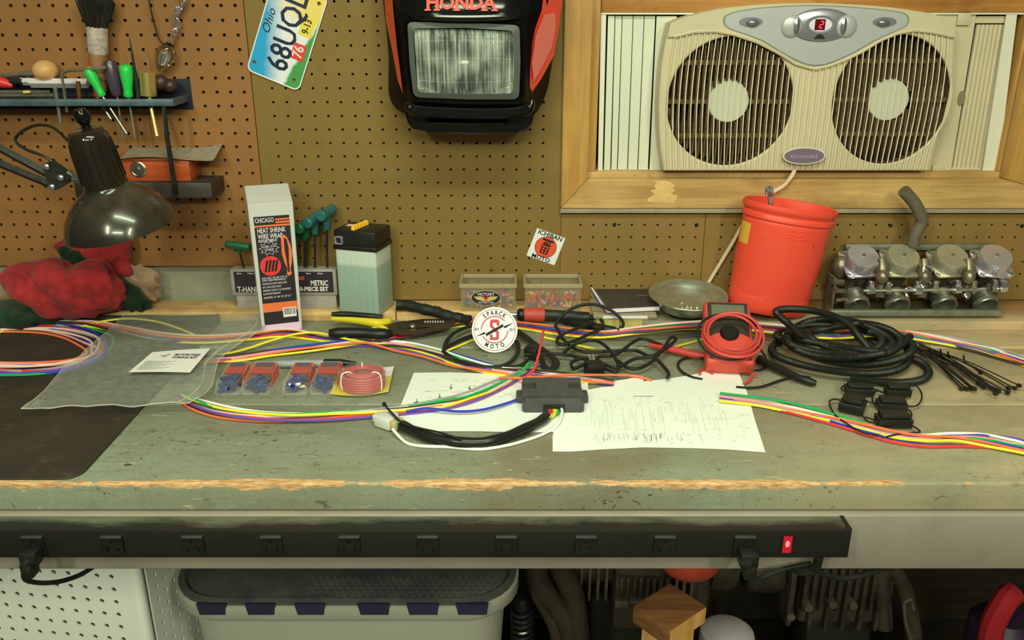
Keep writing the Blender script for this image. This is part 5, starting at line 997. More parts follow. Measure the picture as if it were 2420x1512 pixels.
# ================================================================ plastic bag with label
def bag(u,v):
    top=B(300+338*u,765,0)*(1-v); bot=B(56+388*u,993-14*u,0)*v; p=top+bot
    e=min(u,1-u,v,1-v); wv=noise.noise(Vector((u*5,v*6,1.3)))*.5+noise.noise(Vector((u*13,v*9,4)))*.28+(1-abs(noise.noise(Vector((u*9+v*5,v*7-u*3,8)))*2))*.2
    p.x+=.008*noise.noise(Vector((v*4,u*3,2)))+(.012*(u>.9)*sin(v*9)); p.y+=.010*noise.noise(Vector((u*5,v*2,6)))
    cr_=sum(.016*max(0,1-(((u-a)**2+(v-c)**2)**.5)/.14)*abs(noise.noise(Vector((u*40,v*40,9)))) for a,c in ((.97,.95),(.05,.93),(.9,.05)))
    return Vector((p.x,p.y,ZB+.0185+.0042*wv+cr_))
t=NT('clear_polythene'); t.P(Base_Color=(.80,.80,.74),Roughness=.14,Alpha=.19,IOR=1.45,Specular_IOR_Level=.9); t.bump(t.noise(60,6,.75,None,.8),.9,.006); poly=t.m
bg=T('plastic_bag','clear plastic bag with a white printed label lying over the wires','bag',B(340,880,.018))
b=bm(); sheet(b,70,50,bag,.0009); P('film',b,poly,bg,smooth=60)
for k,f in enumerate((lambda t:bag(1,t),lambda t:bag(0,t),lambda t:bag(.93,t),lambda t:bag(t,1))):
    b=bm(); tube(b,[f(i/40)+Vector((0,0,.0006)) for i in range(41)],.0009,5); P('heat_seam',b,bpy.data.materials.get('seam_polythene') or mat('seam_polythene',(.85,.85,.78),.15,alpha=.35,spec=.9),bg)
lb=[B(*q,.0265) for q in ((304,879),(449,880),(497,823),(360,832))]
def lab(u,v): p=(lb[0]*(1-u)+lb[1]*u)*(1-v)+(lb[3]*(1-u)+lb[2]*u)*v; return p+Vector((0,0,.001*sin(u*3)))
b=bm(); sheet(b,8,5,lab,.0004); P('label',b,white,bg)
Lx=(lb[1]-lb[0]); Ly=(lb[3]-lb[0]); Ml=frame(lb[0]+Vector((0,0,.0012)),Lx,Ly); wL,hL=Lx.length,Ly.length; sk=Ly.dot(Lx.normalized()); 
Ml=Ml@Matrix(((1,sk/hL,0,0),(0,1,0,0),(0,0,1,0),(0,0,0,1)))
b=bm(); text(b,'MOTORCYCLE',.0085,Ml@Matrix.Translation((wL*.66,hL*.84,0)),bold=.02,width=wL*.42); text(b,'WIRING KIT',.0085,Ml@Matrix.Translation((wL*.66,hL*.70,0)),bold=.02,width=wL*.42); P('label_lettering',b,ink,bg)
b=bm(); 
for q in ([(.10,.86),(.14,.80),(.19,.79),(.23,.87),(.27,.88),(.24,.80),(.22,.72),(.18,.74),(.15,.76)],): prism(b,[(x*wL+.01,y*hL) for x,y in q],0,.0002,Ml)
for k in range(9): prism(b,[(wL*.09,hL*(.10+.05*k)),(wL*(.40+.1*(k%3)),hL*(.10+.05*k)),(wL*(.40+.1*(k%3)),hL*(.112+.05*k)),(wL*.09,hL*(.112+.05*k))],0,.0002,Ml)
P('label_print',b,mat('grey_ink',(.32,.33,.28),.7),bg)
# ================================================================ blister packs, marker and wire coil
bclear=mat('blister_clear',(.85,.86,.8),.07,alpha=.10,spec=.8); rcard=mat('red_card',C(214,62,42,.88),.45); bluec=mat('blue_crimp',C(30,58,136,1.9),.35); bck=mat('clear_card_back',C(180,180,146,.98),.4,alpha=.16)
places=('beside the plastic bag','second from the bag','third from the bag','next to the red wire coil')
for i,(xa,xb) in enumerate(((506,566),(568,636),(666,726),(730,794))):
    A,D=B(xa,936),B(xb,936); wv=D.x-A.x; y0=A.y; y1=y0+.086; z=ZB+.0012; zt=ZB+.027; o=T('blister_pack','clear blister pack of blue terminals with a red card, '+places[i],'blister pack',(A.x+wv/2,y0+.03,ZB),group='blister packs of blue terminals')
    b=bm(); box(b,A.x-.004,D.x+.004,y0-.004,y1+.004,ZB+.0004,ZB+.0011,.0002); P('backing',b,bck,o)
    b=bm(); V=[(A.x,y0,z),(D.x,y0,z),(D.x,y1,z),(A.x,y1,z),(A.x+.003,y0+.006,zt-.004),(D.x-.003,y0+.006,zt-.004),(D.x-.003,y1-.004,zt),(A.x+.003,y1-.004,zt)]; v=[b.verts.new(p) for p in V]
    for f in ((3,2,1,0),(4,5,6,7),(0,1,5,4),(1,2,6,5),(2,3,7,6),(3,0,4,7)): b.faces.new([v[k] for k in f])
    bmesh.ops.bevel(b,geom=b.edges[:],offset=.002,segments=2,affect='EDGES'); P('blister',b,bclear,o,smooth=50)
    b=bm(); x0,x1=A.x+.005,D.x-.005; ym=y0+.040
    V=[(x0,ym,zt-.0045),(x1,ym,zt-.0045),(x1,y1-.008,zt-.002),(x0,y1-.008,zt-.002)]; v=[b.verts.new(p) for p in V]; b.faces.new(v)
    v3=[b.verts.new(p) for p in ((x0,ym,zt-.0045),(x1,ym,zt-.0045),(x1,ym+.006,zt-.011),(x0,ym+.006,zt-.011))]; b.faces.new(v3)
    q=bmesh.ops.solidify(b,geom=b.faces[:],thickness=.0006); P('red_insert',b,rcard,o,smooth=10)
    b=bm(); prism(b,[(ym-.014,z+.001),(y1-.008,z+.001),(y1-.008,zt-.003),(ym+.002,zt-.006)],0,.0006,Matrix(((0,0,1,x1+.0012),(1,0,0,0),(0,1,0,0),(0,0,0,1)))); P('red_side_flap',b,rcard,o,smooth=10)
    b=bm(); yb=y1-.010; 
    V=[(x0+.004,yb-.014,zt-.0016),(x1-.004,yb-.014,zt-.0016),(x1-.004,yb,zt-.0010),(x0+.004,yb,zt-.0010)]; b.faces.new([b.verts.new(p) for p in V]); bmesh.ops.solidify(b,geom=b.faces[:],thickness=.0004); P('purple_strip',b,mat('purple_print',C(98,74,110,.98),.45) if i==0 else bpy.data.materials['purple_print'],o)
    wh=bm()
    for k in range(24):
        L=.017; p=Vector((R.uniform(x0+.004,x1-.008),R.uniform(y0+.009,y0+.040),z+.004+.014*R.random())); q=Matrix.Translation(p)@Euler((R.uniform(-.5,.5),R.uniform(-.5,.5),R.uniform(0,6))).to_matrix().to_4x4()
        b=bm(); tube(b,[q@Vector((-L/2,0,0)),q@Vector((-L*.1,0,0)),q@Vector((0,0,0)),q@Vector((L/2,0,0))],[.0036,.0036,.0026,.0026],8); P('terminal',b,bluec,o)
    if i==2:
        for k in range(5):
            p=Vector((R.uniform(x0+.004,x1-.006),R.uniform(y0+.008,y0+.02),z+.006+.012*R.random())); b=bm(); tube(b,[p,p+Vector((.008,.001,.001))],.0022,6); P('terminal_end',b,white,o)
    wh.free()
mk=T('marker_pen','grey felt marker with a black cap lying behind the blister packs','marker',B(745,870))
b=bm(); e=lambda px,py:B(px,py,.0065); tube(b,[e(645,861),e(650,860.5),e(672,860),e(700,859.5),e(766,858)],[.004,.0058,.0066,.0066,.0066],14); P('barrel',b,mat('grey_barrel',C(150,158,146,.98),.4),mk)
b=bm(); tube(b,[e(764,858),e(768,858),e(806,858),e(828,858.5),e(842,858)],[.0062,.0076,.0072,.0048,.0028],14); P('cap',b,black,mk)
wp=T('wire_coil_pack','coil of dark red wire in clear film on a yellow card','wire pack',B(855,935))
yc=mat('yellow_card',C(222,206,70,1.04),.45); 
def cardf(u,v):
    p=(B(780,935)*(1-u)+B(918,930)*u)*(1-v)+(B(806,876)*(1-u)+B(932,876)*u)*v; return Vector((p.x,p.y-.010*(1-(2*u-1)**2)*(1-v),ZB+.004+.006*(1-v)*(1-(2*u-1)**2)*0+.010*max(0,u-.6)*v))
b=bm(); sheet(b,14,8,cardf,.0009); P('card',b,yc,wp)
b=bm(); q=[cardf(u,v)+Vector((0,0,.0009)) for u,v in ((.80,.55),(.99,.60),(.99,.99),(.80,.99))]; b.faces.new([b.verts.new(p) for p in q]); P('white_corner',b,lwh,wp)
cc=B(856,922,.006); 
for k in range(6):
    b=bm(); tube(b,[Vector((cc.x+(.0325+.0012*(k%2))*cos(t),cc.y+.014+.030*sin(t),cc.z+.003+.0041*k)) for t in [2*pi*j/40 for j in range(40)]],.0024,8,True); P('wire_turn',b,mat('brick_red_wire',C(190,66,62,1.04),.35) if k==0 else bpy.data.materials['brick_red_wire'],wp)
for k in range(3):
    b=bm(); rr=.026-.0045*k; tube(b,[Vector((cc.x+rr*cos(t),cc.y+.014+rr*.9*sin(t),cc.z+.026)) for t in [2*pi*j/36 for j in range(36)]],.0024,8,True); P('wire_turn',b,bpy.data.materials['brick_red_wire'],wp)
for a in (210,100,330):
    b=bm(); c=lambda r,z:Vector((cc.x+r*cos(rad(a)),cc.y+.014+r*.92*sin(rad(a)),cc.z+z)); tube(b,cr([c(.018,.024),c(.022,.030),c(.034,.029),c(.0375,.015),c(.036,.002)],4),.0012,6); P('white_tie',b,white,wp)
b=bm(); lathe(b,[(.0405,.0),(.039,.026),(.034,.031),(0,.032)],40,Matrix.Translation((cc.x,cc.y+.014,cc.z)),1,.93); P('clear_film',b,mat('shrink_film',(.95,.95,.92),.1,alpha=.10,spec=.7),wp,smooth=60)
# ================================================================ paper diagrams
pap1=mat('paper_schematic',C(226,234,204,.80),.85,var=.04,vs=6); pap2=mat('paper_diagram',C(232,240,208,.80),.85,var=.03,vs=5)
def sheetpoly(pts,z): b=bm(); prism(b,[(p.x,p.y) for p in (B(x,y,z) for x,y in pts)],ZB+z,ZB+z+.0003); return b
d1=T('wiring_schematic','white sheet with a faint wiring schematic lying under the regulator','paper',B(1180,980,.001))
P('sheet',sheetpoly([(978,881),(1060,880),(1180,884),(1300,886),(1388,888),(1392,940),(1398,1017),(1340,1020),(1250,1022),(1130,1019),(1040,1019),(930,1004),(946,960)],.0014),pap1,d1)
b=bm(); bl=bm(); z=.0019
def ln(b,x0,y0,x1,y1,w=1.2,zz=None):
    p,q=B(x0,y0,zz or z),B(x1,y1,zz or z); d=(q-p); n=Vector((-d.y,d.x,0)).normalized()*w/2700; V=[b.verts.new(v) for v in (p+n,p-n,q-n,q+n)]; b.faces.new(V)
for q in ((1083,942,1083,924),(1083,923,1125,926),(1125,927,1127,920),(1127,935,1127,926),(1120,920,1120,912),(1141,918,1141,907),(1141,907,1185,907),(1188,910,1188,900),(1120,921,1133,921),(1000,925,1060,922),(1150,897,1190,897),(1090,897,1110,896)): ln(b,*q)
for x,y in ((1066,916),(1039,938),(1074,941),(1110,918),(985,950)): ln(bl,x-3,y,x+3,y,5); ln(bl,x,y-8,x,y+5,1.6)
for k in range(26): x=R.uniform(1000,1210); y=R.uniform(895,945); ln(b,x,y,x+R.uniform(5,16),y,R.uniform(1.2,2.2))
ln(bl,978,951,992,951,6)
P('printed_lines',b,mat('faint_red_print',C(208,170,148,1.12),.8),d1); P('printed_symbols',bl,mat('faint_black_print',C(110,110,96,1.12),.8),d1)
d2=T('torn_diagram','large white sheet with a printed wiring diagram and a torn back edge','paper',B(1600,1040,.001))
P('sheet',sheetpoly([(1306,1067),(1306,1030),(1330,945),(1391,921),(1420,915),(1449,913),(1447,901),(1480,896),(1519,888),(1521,901),(1560,897),(1604,891),(1630,887),(1657,881),(1660,877),(1680,876),(1695,879),(1697,870),(1704,875),(1741,871),(1765,925),(1785,995),(1809,1069),(1720,1062),(1640,1059),(1520,1057),(1420,1062),(1350,1067)],.0008),pap2,d2)
b=bm(); z=.0013
for k in range(70):
    x=1392+4.6*k+R.uniform(-1,1); y0=950+R.uniform(-6,40); y1=y0+R.choice((12,25,40,60)); 
    if R.random()<.82: ln(b,x,y0,x+(x-1306)*.00068*(min(1048,y1)-y0),min(1048,y1),.5)
for k in range(48): x=1400+R.uniform(0,220); y=1020+R.uniform(0,14); ln(b,x,y,x+1,y+R.uniform(5,16),.9)
for k in range(90): x=R.uniform(1400,1700); y=R.choice((R.uniform(938,962),R.uniform(1024,1050))); ln(b,x,y,x+R.uniform(4,9),y-.3,1.0)
for k in range(10): x=R.uniform(1400,1690); y=R.uniform(965,1020); ln(b,x,y,x+R.uniform(15,60),y-.5,.5)
for k in range(22): x=R.uniform(1722,1768); y=R.uniform(970,1045); ln(b,x,y,x+R.uniform(3,10),y,.9)
P('printed_lines',b,mat('grey_diagram_print',C(184,186,158,1.12),.8),d2)
b=bm(); pT=B(1521,936,z); text(b,'Wiring Diagram',.0048,frame(pT,(1,.04,0),(0,1,0)),bold=0,width=.032); P('title',b,mat('dark_diagram_print',C(120,122,104,1.12),.8),d2)
# ================================================================ regulator with harness and connector
Yr=1.181; zr=ZB+.0022; xa,xb=PY(1234,960,Yr).x,PY(1381,960,Yr).x
rg_=T('regulator_rectifier','black finned voltage regulator lying on the wiring schematic','regulator',((xa+xb)/2,Yr+.04,zr))
rm=mat('black_finned_alloy',C(82,84,72,1.10),.5,.1,var=.2,vs=60,bump=.08,bs=400); D_=.082; Hh=.024
b=bm(); box(b,xa,xb,Yr,Yr+D_,zr,zr+.0165,.0025,2); 
P('body',b,rm,rg_)
b=bm(); box(b,xa+.004,xb-.004,Yr-.0012,Yr+.012,zr,zr+Hh-.001,.0015); P('front_wall',b,rm,rg_)
ys=[.012,.0205,.029,.0375,.046,.0545,.063,.0715]
for k,y in enumerate(ys):
    sh=k in (3,4,5); b=bm(); box(b,xa+(.022 if sh else .001),xb-(.022 if sh else .001),Yr+y,Yr+y+.0034,zr+.0165,zr+Hh+.001,.0008); P('cooling_fin',b,rm,rg_)
for s in (0,1):
    b=bm(); x=xa-.001 if s==0 else xb+.001; box(b,x-.008 if s==0 else x-.010,x+.010 if s==0 else x+.008,Yr+.030,Yr+.058,zr,zr+.012,.003); P('mounting_lug',b,rm,rg_)
p0,p1=PY(1283,955,Yr-.0016),PY(1335,981,Yr-.0016); b=bm(); box(b,p0.x,p1.x,Yr-.0018,Yr+.001,zr+.0015,p0.z,.001); P('wire_socket',b,mat('dark_potting',(.012,.012,.011),.5),rg_)
for k,(cn,px,ex,ey,ez) in enumerate((('red',1297,1282,988,.010),('red',1302,1290,985,.013),('yellow',1308,1288,991,.012),('yellow',1313,1292,993,.008),('green',1318,1296,988,.008))):
    b=bm(); s=PY(px,968,Yr-.001); tube(b,cr([s,s+Vector((.0005,-.010,.001)),B(ex+12,ey-8,ez),B(ex-4,ey+4,ez)],5),.0019,7); P('lead',b,WM[cn],rg_,label=cn+' lead')
b=bm(); pth=cr([B(1292,984,.010),B(1272,998,.0105),B(1235,1016,.0105),B(1190,1034,.010),B(1140,1045,.010),B(1080,1044,.010),B(1020,1034,.010),B(985,1022,.010),B(950,1005,.0105)],6); tube(b,pth,[.0078+.0004*sin(i*.7) for i in range(len(pth))],12); P('black_sleeve',b,mat('shiny_black_sleeve',(.014,.014,.013),.28,bump=.25,bs=70,bd=.001),rg_)
b=bm(); tube(b,cr([PY(1327,966,Yr-.001),PY(1327,966,Yr-.001)+Vector((0,-.012,0)),B(1318,1002,.006),B(1285,1025,.003),B(1220,1047,.003),B(1160,1059,.003),B(1120,1061,.003),B(1060,1056,.003),B(1000,1054,.003),B(965,1048,.003),B(945,1033,.005),B(928,1014,.010)],6),.0023,8); P('lead',b,WM['white'],rg_,label='long white lead')
b=bm(); tube(b,cr([B(1090,1038,.020),B(1040,1022,.020),B(990,1011,.020),B(950,998,.021),B(925,975,.024),B(910,958,.026)],5),.0017,6); tube(b,[B(910,958,.026),B(907,953,.027)],.003,6); P('lead',b,blackrub,rg_,label='thin black lead')
b=bm(); tube(b,cr([B(1070,1040,.012),B(1020,1023,.014),B(970,1012,.015),B(940,1000,.014)],5),.0016,6); P('lead',b,blackrub,rg_,label='thin black lead')
cp=B(917,994,.011); Mc=Matrix.Translation(cp)@Matrix.Rotation(rad(-33),4,'Z'); con=mat('white_nylon',C(214,220,192,1.10),.4)
b=bm(); box(b,-.018,.012,-.012,.012,-.009,.008,.002,2,Mc); box(b,-.010,.004,.010,.020,-.007,.006,.0015,2,Mc); box(b,-.026,-.016,-.006,.008,-.006,.005,.0015,2,Mc); P('connector',b,con,rg_,label='white nylon connector')
b=bm(); box(b,.0115,.022,-.011,.010,-.008,.007,.002,2,Mc); P('connector_skirt',b,mat('amber_nylon',C(196,186,120,1.10),.4),rg_)
for k,cn in enumerate(('green','yellow','yellow','orange')):
    b=bm(); s=Mc@Vector((.018,-.008+.005*k,.003)); tube(b,[s,(s+B(950,1005,.0105))/2+Vector((0,0,.002)),B(952,1006,.0105)],.0019,6); P('lead',b,WM[cn],rg_,label=cn+' lead end')
# ================================================================ black cords
def cord(name,label,cat,paths,r,m=blackrub,n=6,flat=1,group=None,zo=0):
    o=T(name,label,cat,B(*paths[0][len(paths[0])//2][:2])); 
    if group: o['group']=group
    for k,p in enumerate(paths):
        b=bm(); tube(b,cr([B(x,y,z+zo) for x,y,z in p],n),r,8,flat=flat); P('cord',b,m,o)
    return o
ic=cord('iron_cord','tangled black cord of the soldering iron looping over the wires','cord',[
 [(1414,752,.014),(1425,762,.014),(1415,778,.012),(1385,793,.010),(1355,806,.008),(1328,814,.006),(1316,808,.006),(1322,795,.007),(1345,783,.012),(1375,772,.014),(1400,765,.012)],
 [(1312,772,.012),(1322,752,.022),(1345,733,.036),(1375,721,.044),(1410,720,.044),(1442,732,.038),(1466,752,.026),(1473,768,.018),(1460,781,.012)],
 [(1316,775,.012),(1330,800,.006),(1352,820,.005),(1385,832,.005),(1440,830,.005),(1500,828,.006),(1535,841,.008),(1565,828,.012),(1592,808,.016),(1597,800,.016),(1585,798,.016),(1566,826,.012),(1540,855,.008),(1510,870,.006),(1482,868,.006),(1462,853,.007)],
 [(1240,838,.006),(1290,836,.006),(1340,838,.006),(1385,850,.007),(1430,862,.006),(1460,868,.006),(1500,848,.010),(1545,846,.010),(1568,866,.006),(1580,882,.005),(1577,893,.004)],
 [(1333,833,.006),(1355,815,.012),(1385,805,.018),(1412,806,.020),(1436,822,.018),(1454,846,.012),(1462,868,.007),(1452,878,.005),(1425,868,.005),(1408,852,.007),(1420,842,.009),(1455,838,.009),(1500,806,.012),(1520,801,.012),(1545,808,.010),(1570,818,.008)],
 [(1352,868,.005),(1350,858,.008),(1362,850,.010),(1385,846,.010),(1390,855,.008),(1370,866,.006),(1354,872,.005)]],.0030,zo=.006)
b=bm(); c=B(1404,870,.013); box(b,-.016,.016,-.011,.011,-.012,.012,.004,2,Matrix.Translation(c)@Matrix.Rotation(.3,4,'Z')); P('moulded_plug',b,black,ic)
for k,(a,d) in enumerate((((1402,850,.016),(1412,832,.016)),)):
    b=bm(); 
    for q in (-5,5): p0,p1=B(1400+q,852,.016),B(1396+q,838,.016); tube(b,[p0,p1],.0015,6)
    P('plug_blade',b,chrome,ic)
cord('black_sleeve_loop','black sleeved cable loop circling the round sticker','cable',[
 [(1130,788,.006),(1095,800,.006),(1065,815,.006),(1050,826,.006),(1052,834,.006),(1075,848,.006),(1113,861,.006),(1160,867,.006),(1196,861,.006),(1218,842,.007),(1225,820,.009),(1220,805,.011)],
 [(1050,827,.006),(1056,806,.010),(1072,788,.014),(1100,774,.014),(1130,768,.012)],
 [(1052,836,.004),(1080,850,.004),(1120,864,.004),(1180,868,.004),(1228,864,.005),(1246,852,.008)]],.0042,blackrub,6,.6)
bs_=cord('black_braided_strap','flat black sleeved cable twisting past the red wire end','cable',[[(1222,782,.012),(1240,794,.012),(1262,812,.012),(1288,830,.012),(1308,846,.010),(1314,860,.008),(1300,874,.006),(1283,862,.008),(1276,846,.010),(1262,832,.010)]],.0068,blackrub,6,.45)
pg=T('mains_plug','black two pin mains plug lying behind the red wire end','plug',B(1262,846)); b=bm(); c=B(1258,832,.012); box(b,-.013,.013,-.012,.014,-.011,.011,.004,2,Matrix.Translation(c)@Matrix.Rotation(-.4,4,'Z')); P('body',b,black,pg)
for q in (0,8): b=bm(); tube(b,[B(1248,838+q,.012),B(1232,836+q,.010)],.0014,6); P('blade',b,steel,pg)
# ================================================================ multimeter with leads
Mm=Matrix.Translation(B(1722,886,.002))@Matrix.Rotation(rad(-7),4,'Z')@Matrix.Rotation(rad(31),4,'X'); mm=T('multimeter','small red multimeter propped up with its test leads coiled on it','multimeter',M=Mm)
ore=mat('orange_red_rubber',C(214,80,58,1.04),.45,var=.1,vs=30); 
b=bm(); box(b,-.040,.040,.004,.138,-.004,.030,.007,3); P('holster',b,ore,mm,True)
b=bm(); box(b,-.034,.034,.010,.132,.028,.0325,.002); P('face',b,mat('dark_face',C(60,56,46,1.04),.4),mm,True)
b=bm(); box(b,-.028,.028,.096,.126,.0320,.0336,.0008); P('screen',b,mat('lcd_grey',C(112,116,86,1.04),.25),mm,True)
b=bm(); lathe(b,[(0,.008),(.013,.008),(.016,.004),(.0165,0)],24,Matrix.Translation((0,.062,.0325))); P('dial',b,black,mm,True)
b=bm(); ov=ell(.043,.031,30,0,.034); prism(b,[(x,max(y,.002)) for x,y in ov],.030,.0345); P('holster_lip',b,ore,mm,True)
def ring(rx,ry,cx,cy,z,dz,ph=0,n=36): return [Mm@Vector((cx+rx*cos(t+ph),cy+ry*sin(t+ph),z+dz*sin(2*t))) for t in [2*pi*k/n for k in range(n)]]
ml=T('test_lead_red','red test lead coiled over the multimeter','test lead',Mm@Vector((0,.05,.04))); rl=mat('red_lead',C(204,72,58,1.04),.4)
for q in ((.046,.042,.002,.052,.050,.003),(.050,.046,.004,.050,.0445,.002,.4),(.040,.036,.001,.047,.056,.002,1)):
    b=bm(); tube(b,ring(*q),.0024,8,True); P('lead_turn',b,rl,ml)
b=bm(); tube(b,cr([B(1790,880,.010),B(1776,888,.006),B(1772,900,.003),B(1757,907,.003)],5),.0022,7); P('lead_tail',b,rl,ml)
b=bm(); tube(b,cr([B(1684,882,.004),B(1668,872,.004),B(1655,876,.005),B(1654,884,.004)],5),.0022,7); P('lead_tail',b,rl,ml)
b=bm(); tube(b,[B(1672,842,.010),B(1640,838,.010),B(1600,828,.011),B(1575,824,.011)],[.0052,.0068,.0066,.005],12); tube(b,[B(1577,824,.011),B(1553,817,.010),B(1532,815,.009)],[.0072,.0055,.003],10); P('probe',b,rl,ml)
b=bm(); tube(b,[B(1532,815,.009),B(1512,814,.008)],.0010,6); P('probe_tip',b,chrome,ml)
kl=T('test_lead_black','black test lead looping from the multimeter across the bench to its probe','test lead',B(1800,870))
b=bm(); tube(b,ring(.0535,.0485,-.001,.052,.040,.002,2),.0022,7,True); P('lead_turn',b,blackrub,kl)
for pts in ([(1668,848,.010),(1640,844,.004),(1612,849,.003),(1602,862,.003),(1612,878,.003),(1634,890,.003),(1660,896,.002)],[(1770,812,.03),(1790,820,.02),(1806,838,.008),(1811,858,.004),(1803,872,.003),(1786,875,.003)],[(1740,914,.003),(1775,916,.003),(1805,912,.003),(1850,897,.003),(1890,889,.004),(1915,892,.006)]):
    b=bm(); tube(b,cr([B(*p) for p in pts],6),.0021,7); P('lead_tail',b,blackrub,kl)
b=bm(); tube(b,[B(1795,850,.012),B(1802,854,.012),B(1850,876,.010),B(1888,893,.009),B(1918,903,.008),B(1929,906,.007)],[.009,.0075,.0066,.006,.0065,.004],12); P('probe',b,black,kl)
# ================================================================ corrugated loom coil
lm=T('split_loom_coil','coil of black corrugated wire loom lying beside the red bucket','loom coil',B(1990,835))
lmm=mat('loom_black',(.013,.0135,.012),.42); 
def corr(pts,r=.0068,per=.0030):
    "corrugated tube: resampled at half a rib, radius alternating"
    L=[0]; 
    for a,c in zip(pts,pts[1:]): L.append(L[-1]+(c-a).length)
    n=max(6,int(L[-1]/(per/2))); out=[];j=0
    for k in range(n+1):
        s=L[-1]*k/n
        while j<len(L)-2 and L[j+1]<s: j+=1
        f=(s-L[j])/max(1e-9,L[j+1]-L[j]); out.append(pts[j]*(1-f)+pts[j+1]*f)
    b=bm(); tube(b,out,[r if k%2 else r*.87 for k in range(n+1)],10); return b
cc=B(1985,838,0); P('loom',corr([Vector((cc.x+rx*cos(t),cc.y-.014+rx*.85*sin(t),ZB+z)) for t,rx,z in [(2*pi*k/44+.6, .122-.0042*(k/44)*1.0-(.010*sin(k*.21)+.012*(k//60)), .0085+.0145*min(2.2,(k/44)*.75)+.004*sin(k*.33)) for k in range(44*5)]]),lmm,lm)
P('loom',corr(cr([Vector((cc.x+.062*cos(t)-.006,cc.y+.058*sin(t),ZB+.014+.004*sin(t*2))) for t in [2*pi*k/16 for k in range(26)]],4)),lmm,lm)
P('loom',corr(cr([B(1925,806,.040),B(1893,792,.048),B(1862,764,.066),B(1840,745,.080),B(1834,738,.084),B(1842,732,.085),B(1870,730,.082),B(1916,733,.078),B(1965,745,.072),B(2003,764,.064),B(2028,793,.050),B(2052,822,.040),B(2066,842,.034)],5)),lmm,lm)
P('loom',corr(cr([B(1860,790,.036),B(1866,812,.036),B(1900,824,.036),B(1960,836,.038),B(2030,842,.038),B(2090,836,.038),B(2130,815,.036),B(2150,795,.034)],5)),lmm,lm)
P('loom',corr(cr([B(2145,842,.010),B(2170,852,.0085),B(2190,868,.0075),B(2194,884,.0075),B(2176,898,.0075),B(2130,904,.0075),B(2070,901,.0078),B(2010,893,.009)],6)),lmm,lm)
# ================================================================ cable ties
tie=mat('tie_black',(.016,.014,.013),.4)
for k in range(18):
    s=k/17; x0,y0=2140+R.uniform(-6,24)+46*s*R.random(),812+R.uniform(-8,8)+12*s; x1,y1=2272+128*s+R.uniform(-10,10),912+R.uniform(-12,14)+10*s; hz=.003+.0012*(k%6)
    if k<3: x1,y1=2272+12*k,918
    A,D=B(x0,y0,hz+.002),B(x1,y1,hz); mid=(A+D)/2+Vector((R.uniform(-.004,.004),0,.003+R.uniform(0,.006)))
    o=T('cable_tie','thin black cable tie in the fanned bunch beside the loom coil','cable tie',D,group='fanned black cable ties')
    b=bm(); tube(b,cr([A,mid,D],5),.0017,5,flat=.55); P('strap',b,tie,o)
    b=bm(); d=(D-A).normalized(); box(b,-.0035,.0035,-.0028,.0028,-.002,.003,.0006,1,frame(D,d,(0,0,1))); P('head',b,tie,o)
for k,(x,y,h) in enumerate(((2196,800,20),(2222,806,18),(2240,806,24),(2277,813,26))):
    o=T('cable_tie','thin black cable tie curling upright over the fanned bunch','cable tie',B(x+6,y+h+14,.006),group='upright black cable ties')
    b=bm(); tube(b,cr([B(x,y+h,.045),B(x+1,y+h+6,.03),B(x+5,y+h+16,.016),B(x+40,y+h+42,.008)],5),.0016,5,flat=.55); P('strap',b,tie,o)
    b=bm(); box(b,-.003,.003,-.0025,.0025,-.002,.002,.0005,1,frame(B(x+40,y+h+42,.008),(1,0,0),(0,0,1))); P('head',b,tie,o)
# ================================================================ fuse holders
fb=mat('fuse_black',(.015,.015,.013),.38)
FH=[((2030,925),.044,.022,.014,-.15,'farthest on the left, beside the loom',[[(2000,925),(1988,918),(2005,906),(2035,907),(2070,910)],[(2058,922),(2070,920),(2082,926),(2092,930)]]),
    ((2120,930),.040,.018,.016,-.05,'behind the others near the loom end',[[(2096,920),(2094,910),(2110,902),(2135,898)],[(2145,912),(2165,912),(2178,930),(2175,950),(2160,960),(2140,958)]]),
    ((2014,964),.036,.034,.020,-.55,'tilted on edge over the coloured wires',[[(1992,946),(1970,943),(1960,952),(1972,978),(2000,1000),(2040,1022),(2075,1028)],[(2036,978),(2050,995),(2075,1000)],[(2040,946),(2062,952),(2082,954)]]),
    ((2106,962),.044,.024,.016,-.12,'in the middle of the cluster',[[(2082,954),(2066,955),(2062,935),(2072,924),(2088,926)],[(2135,968),(2150,970),(2154,984),(2144,992),(2136,982)],[(2130,965),(2138,940),(2145,915)]]),
    ((2110,1000),.050,.024,.018,-.05,'nearest the bench front',[[(2142,1002),(2160,1008),(2174,1020),(2150,1022),(2120,1026),(2095,1032)],[(2078,996),(2060,990),(2045,985)]])]
for (px,py),w_,d_,h_,rz,wh,wires in FH:
    c=B(px,py,.006); M=Matrix.Translation(Vector((c.x,c.y,ZB+.006)))@Matrix.Rotation(rz,4,'Z'); o=T('fuse_holder','black blade fuse holder with thin wire tails, '+wh,'fuse holder',Vector((c.x,c.y,ZB+.003)),group='black fuse holders')
    b=bm(); box(b,-w_/2,w_/2,-d_/2,d_/2,-.003,h_*.6,.0025,2,M); P('base',b,fb,o)
    b=bm(); box(b,-w_*.42,w_*.42,-d_*.44,d_*.44,h_*.62,h_,.002,2,M); P('cap',b,fb,o)
    b=bm(); box(b,-w_*.50,w_*.50,-d_*.52,d_*.52,h_*.50,h_*.58,.0006,1,M); P('seal',b,fb,o)
    for q in wires: b=bm(); tube(b,cr([B(x,y,.008) for x,y in q],6),.0013,6); P('wire_tail',b,blackrub,o)
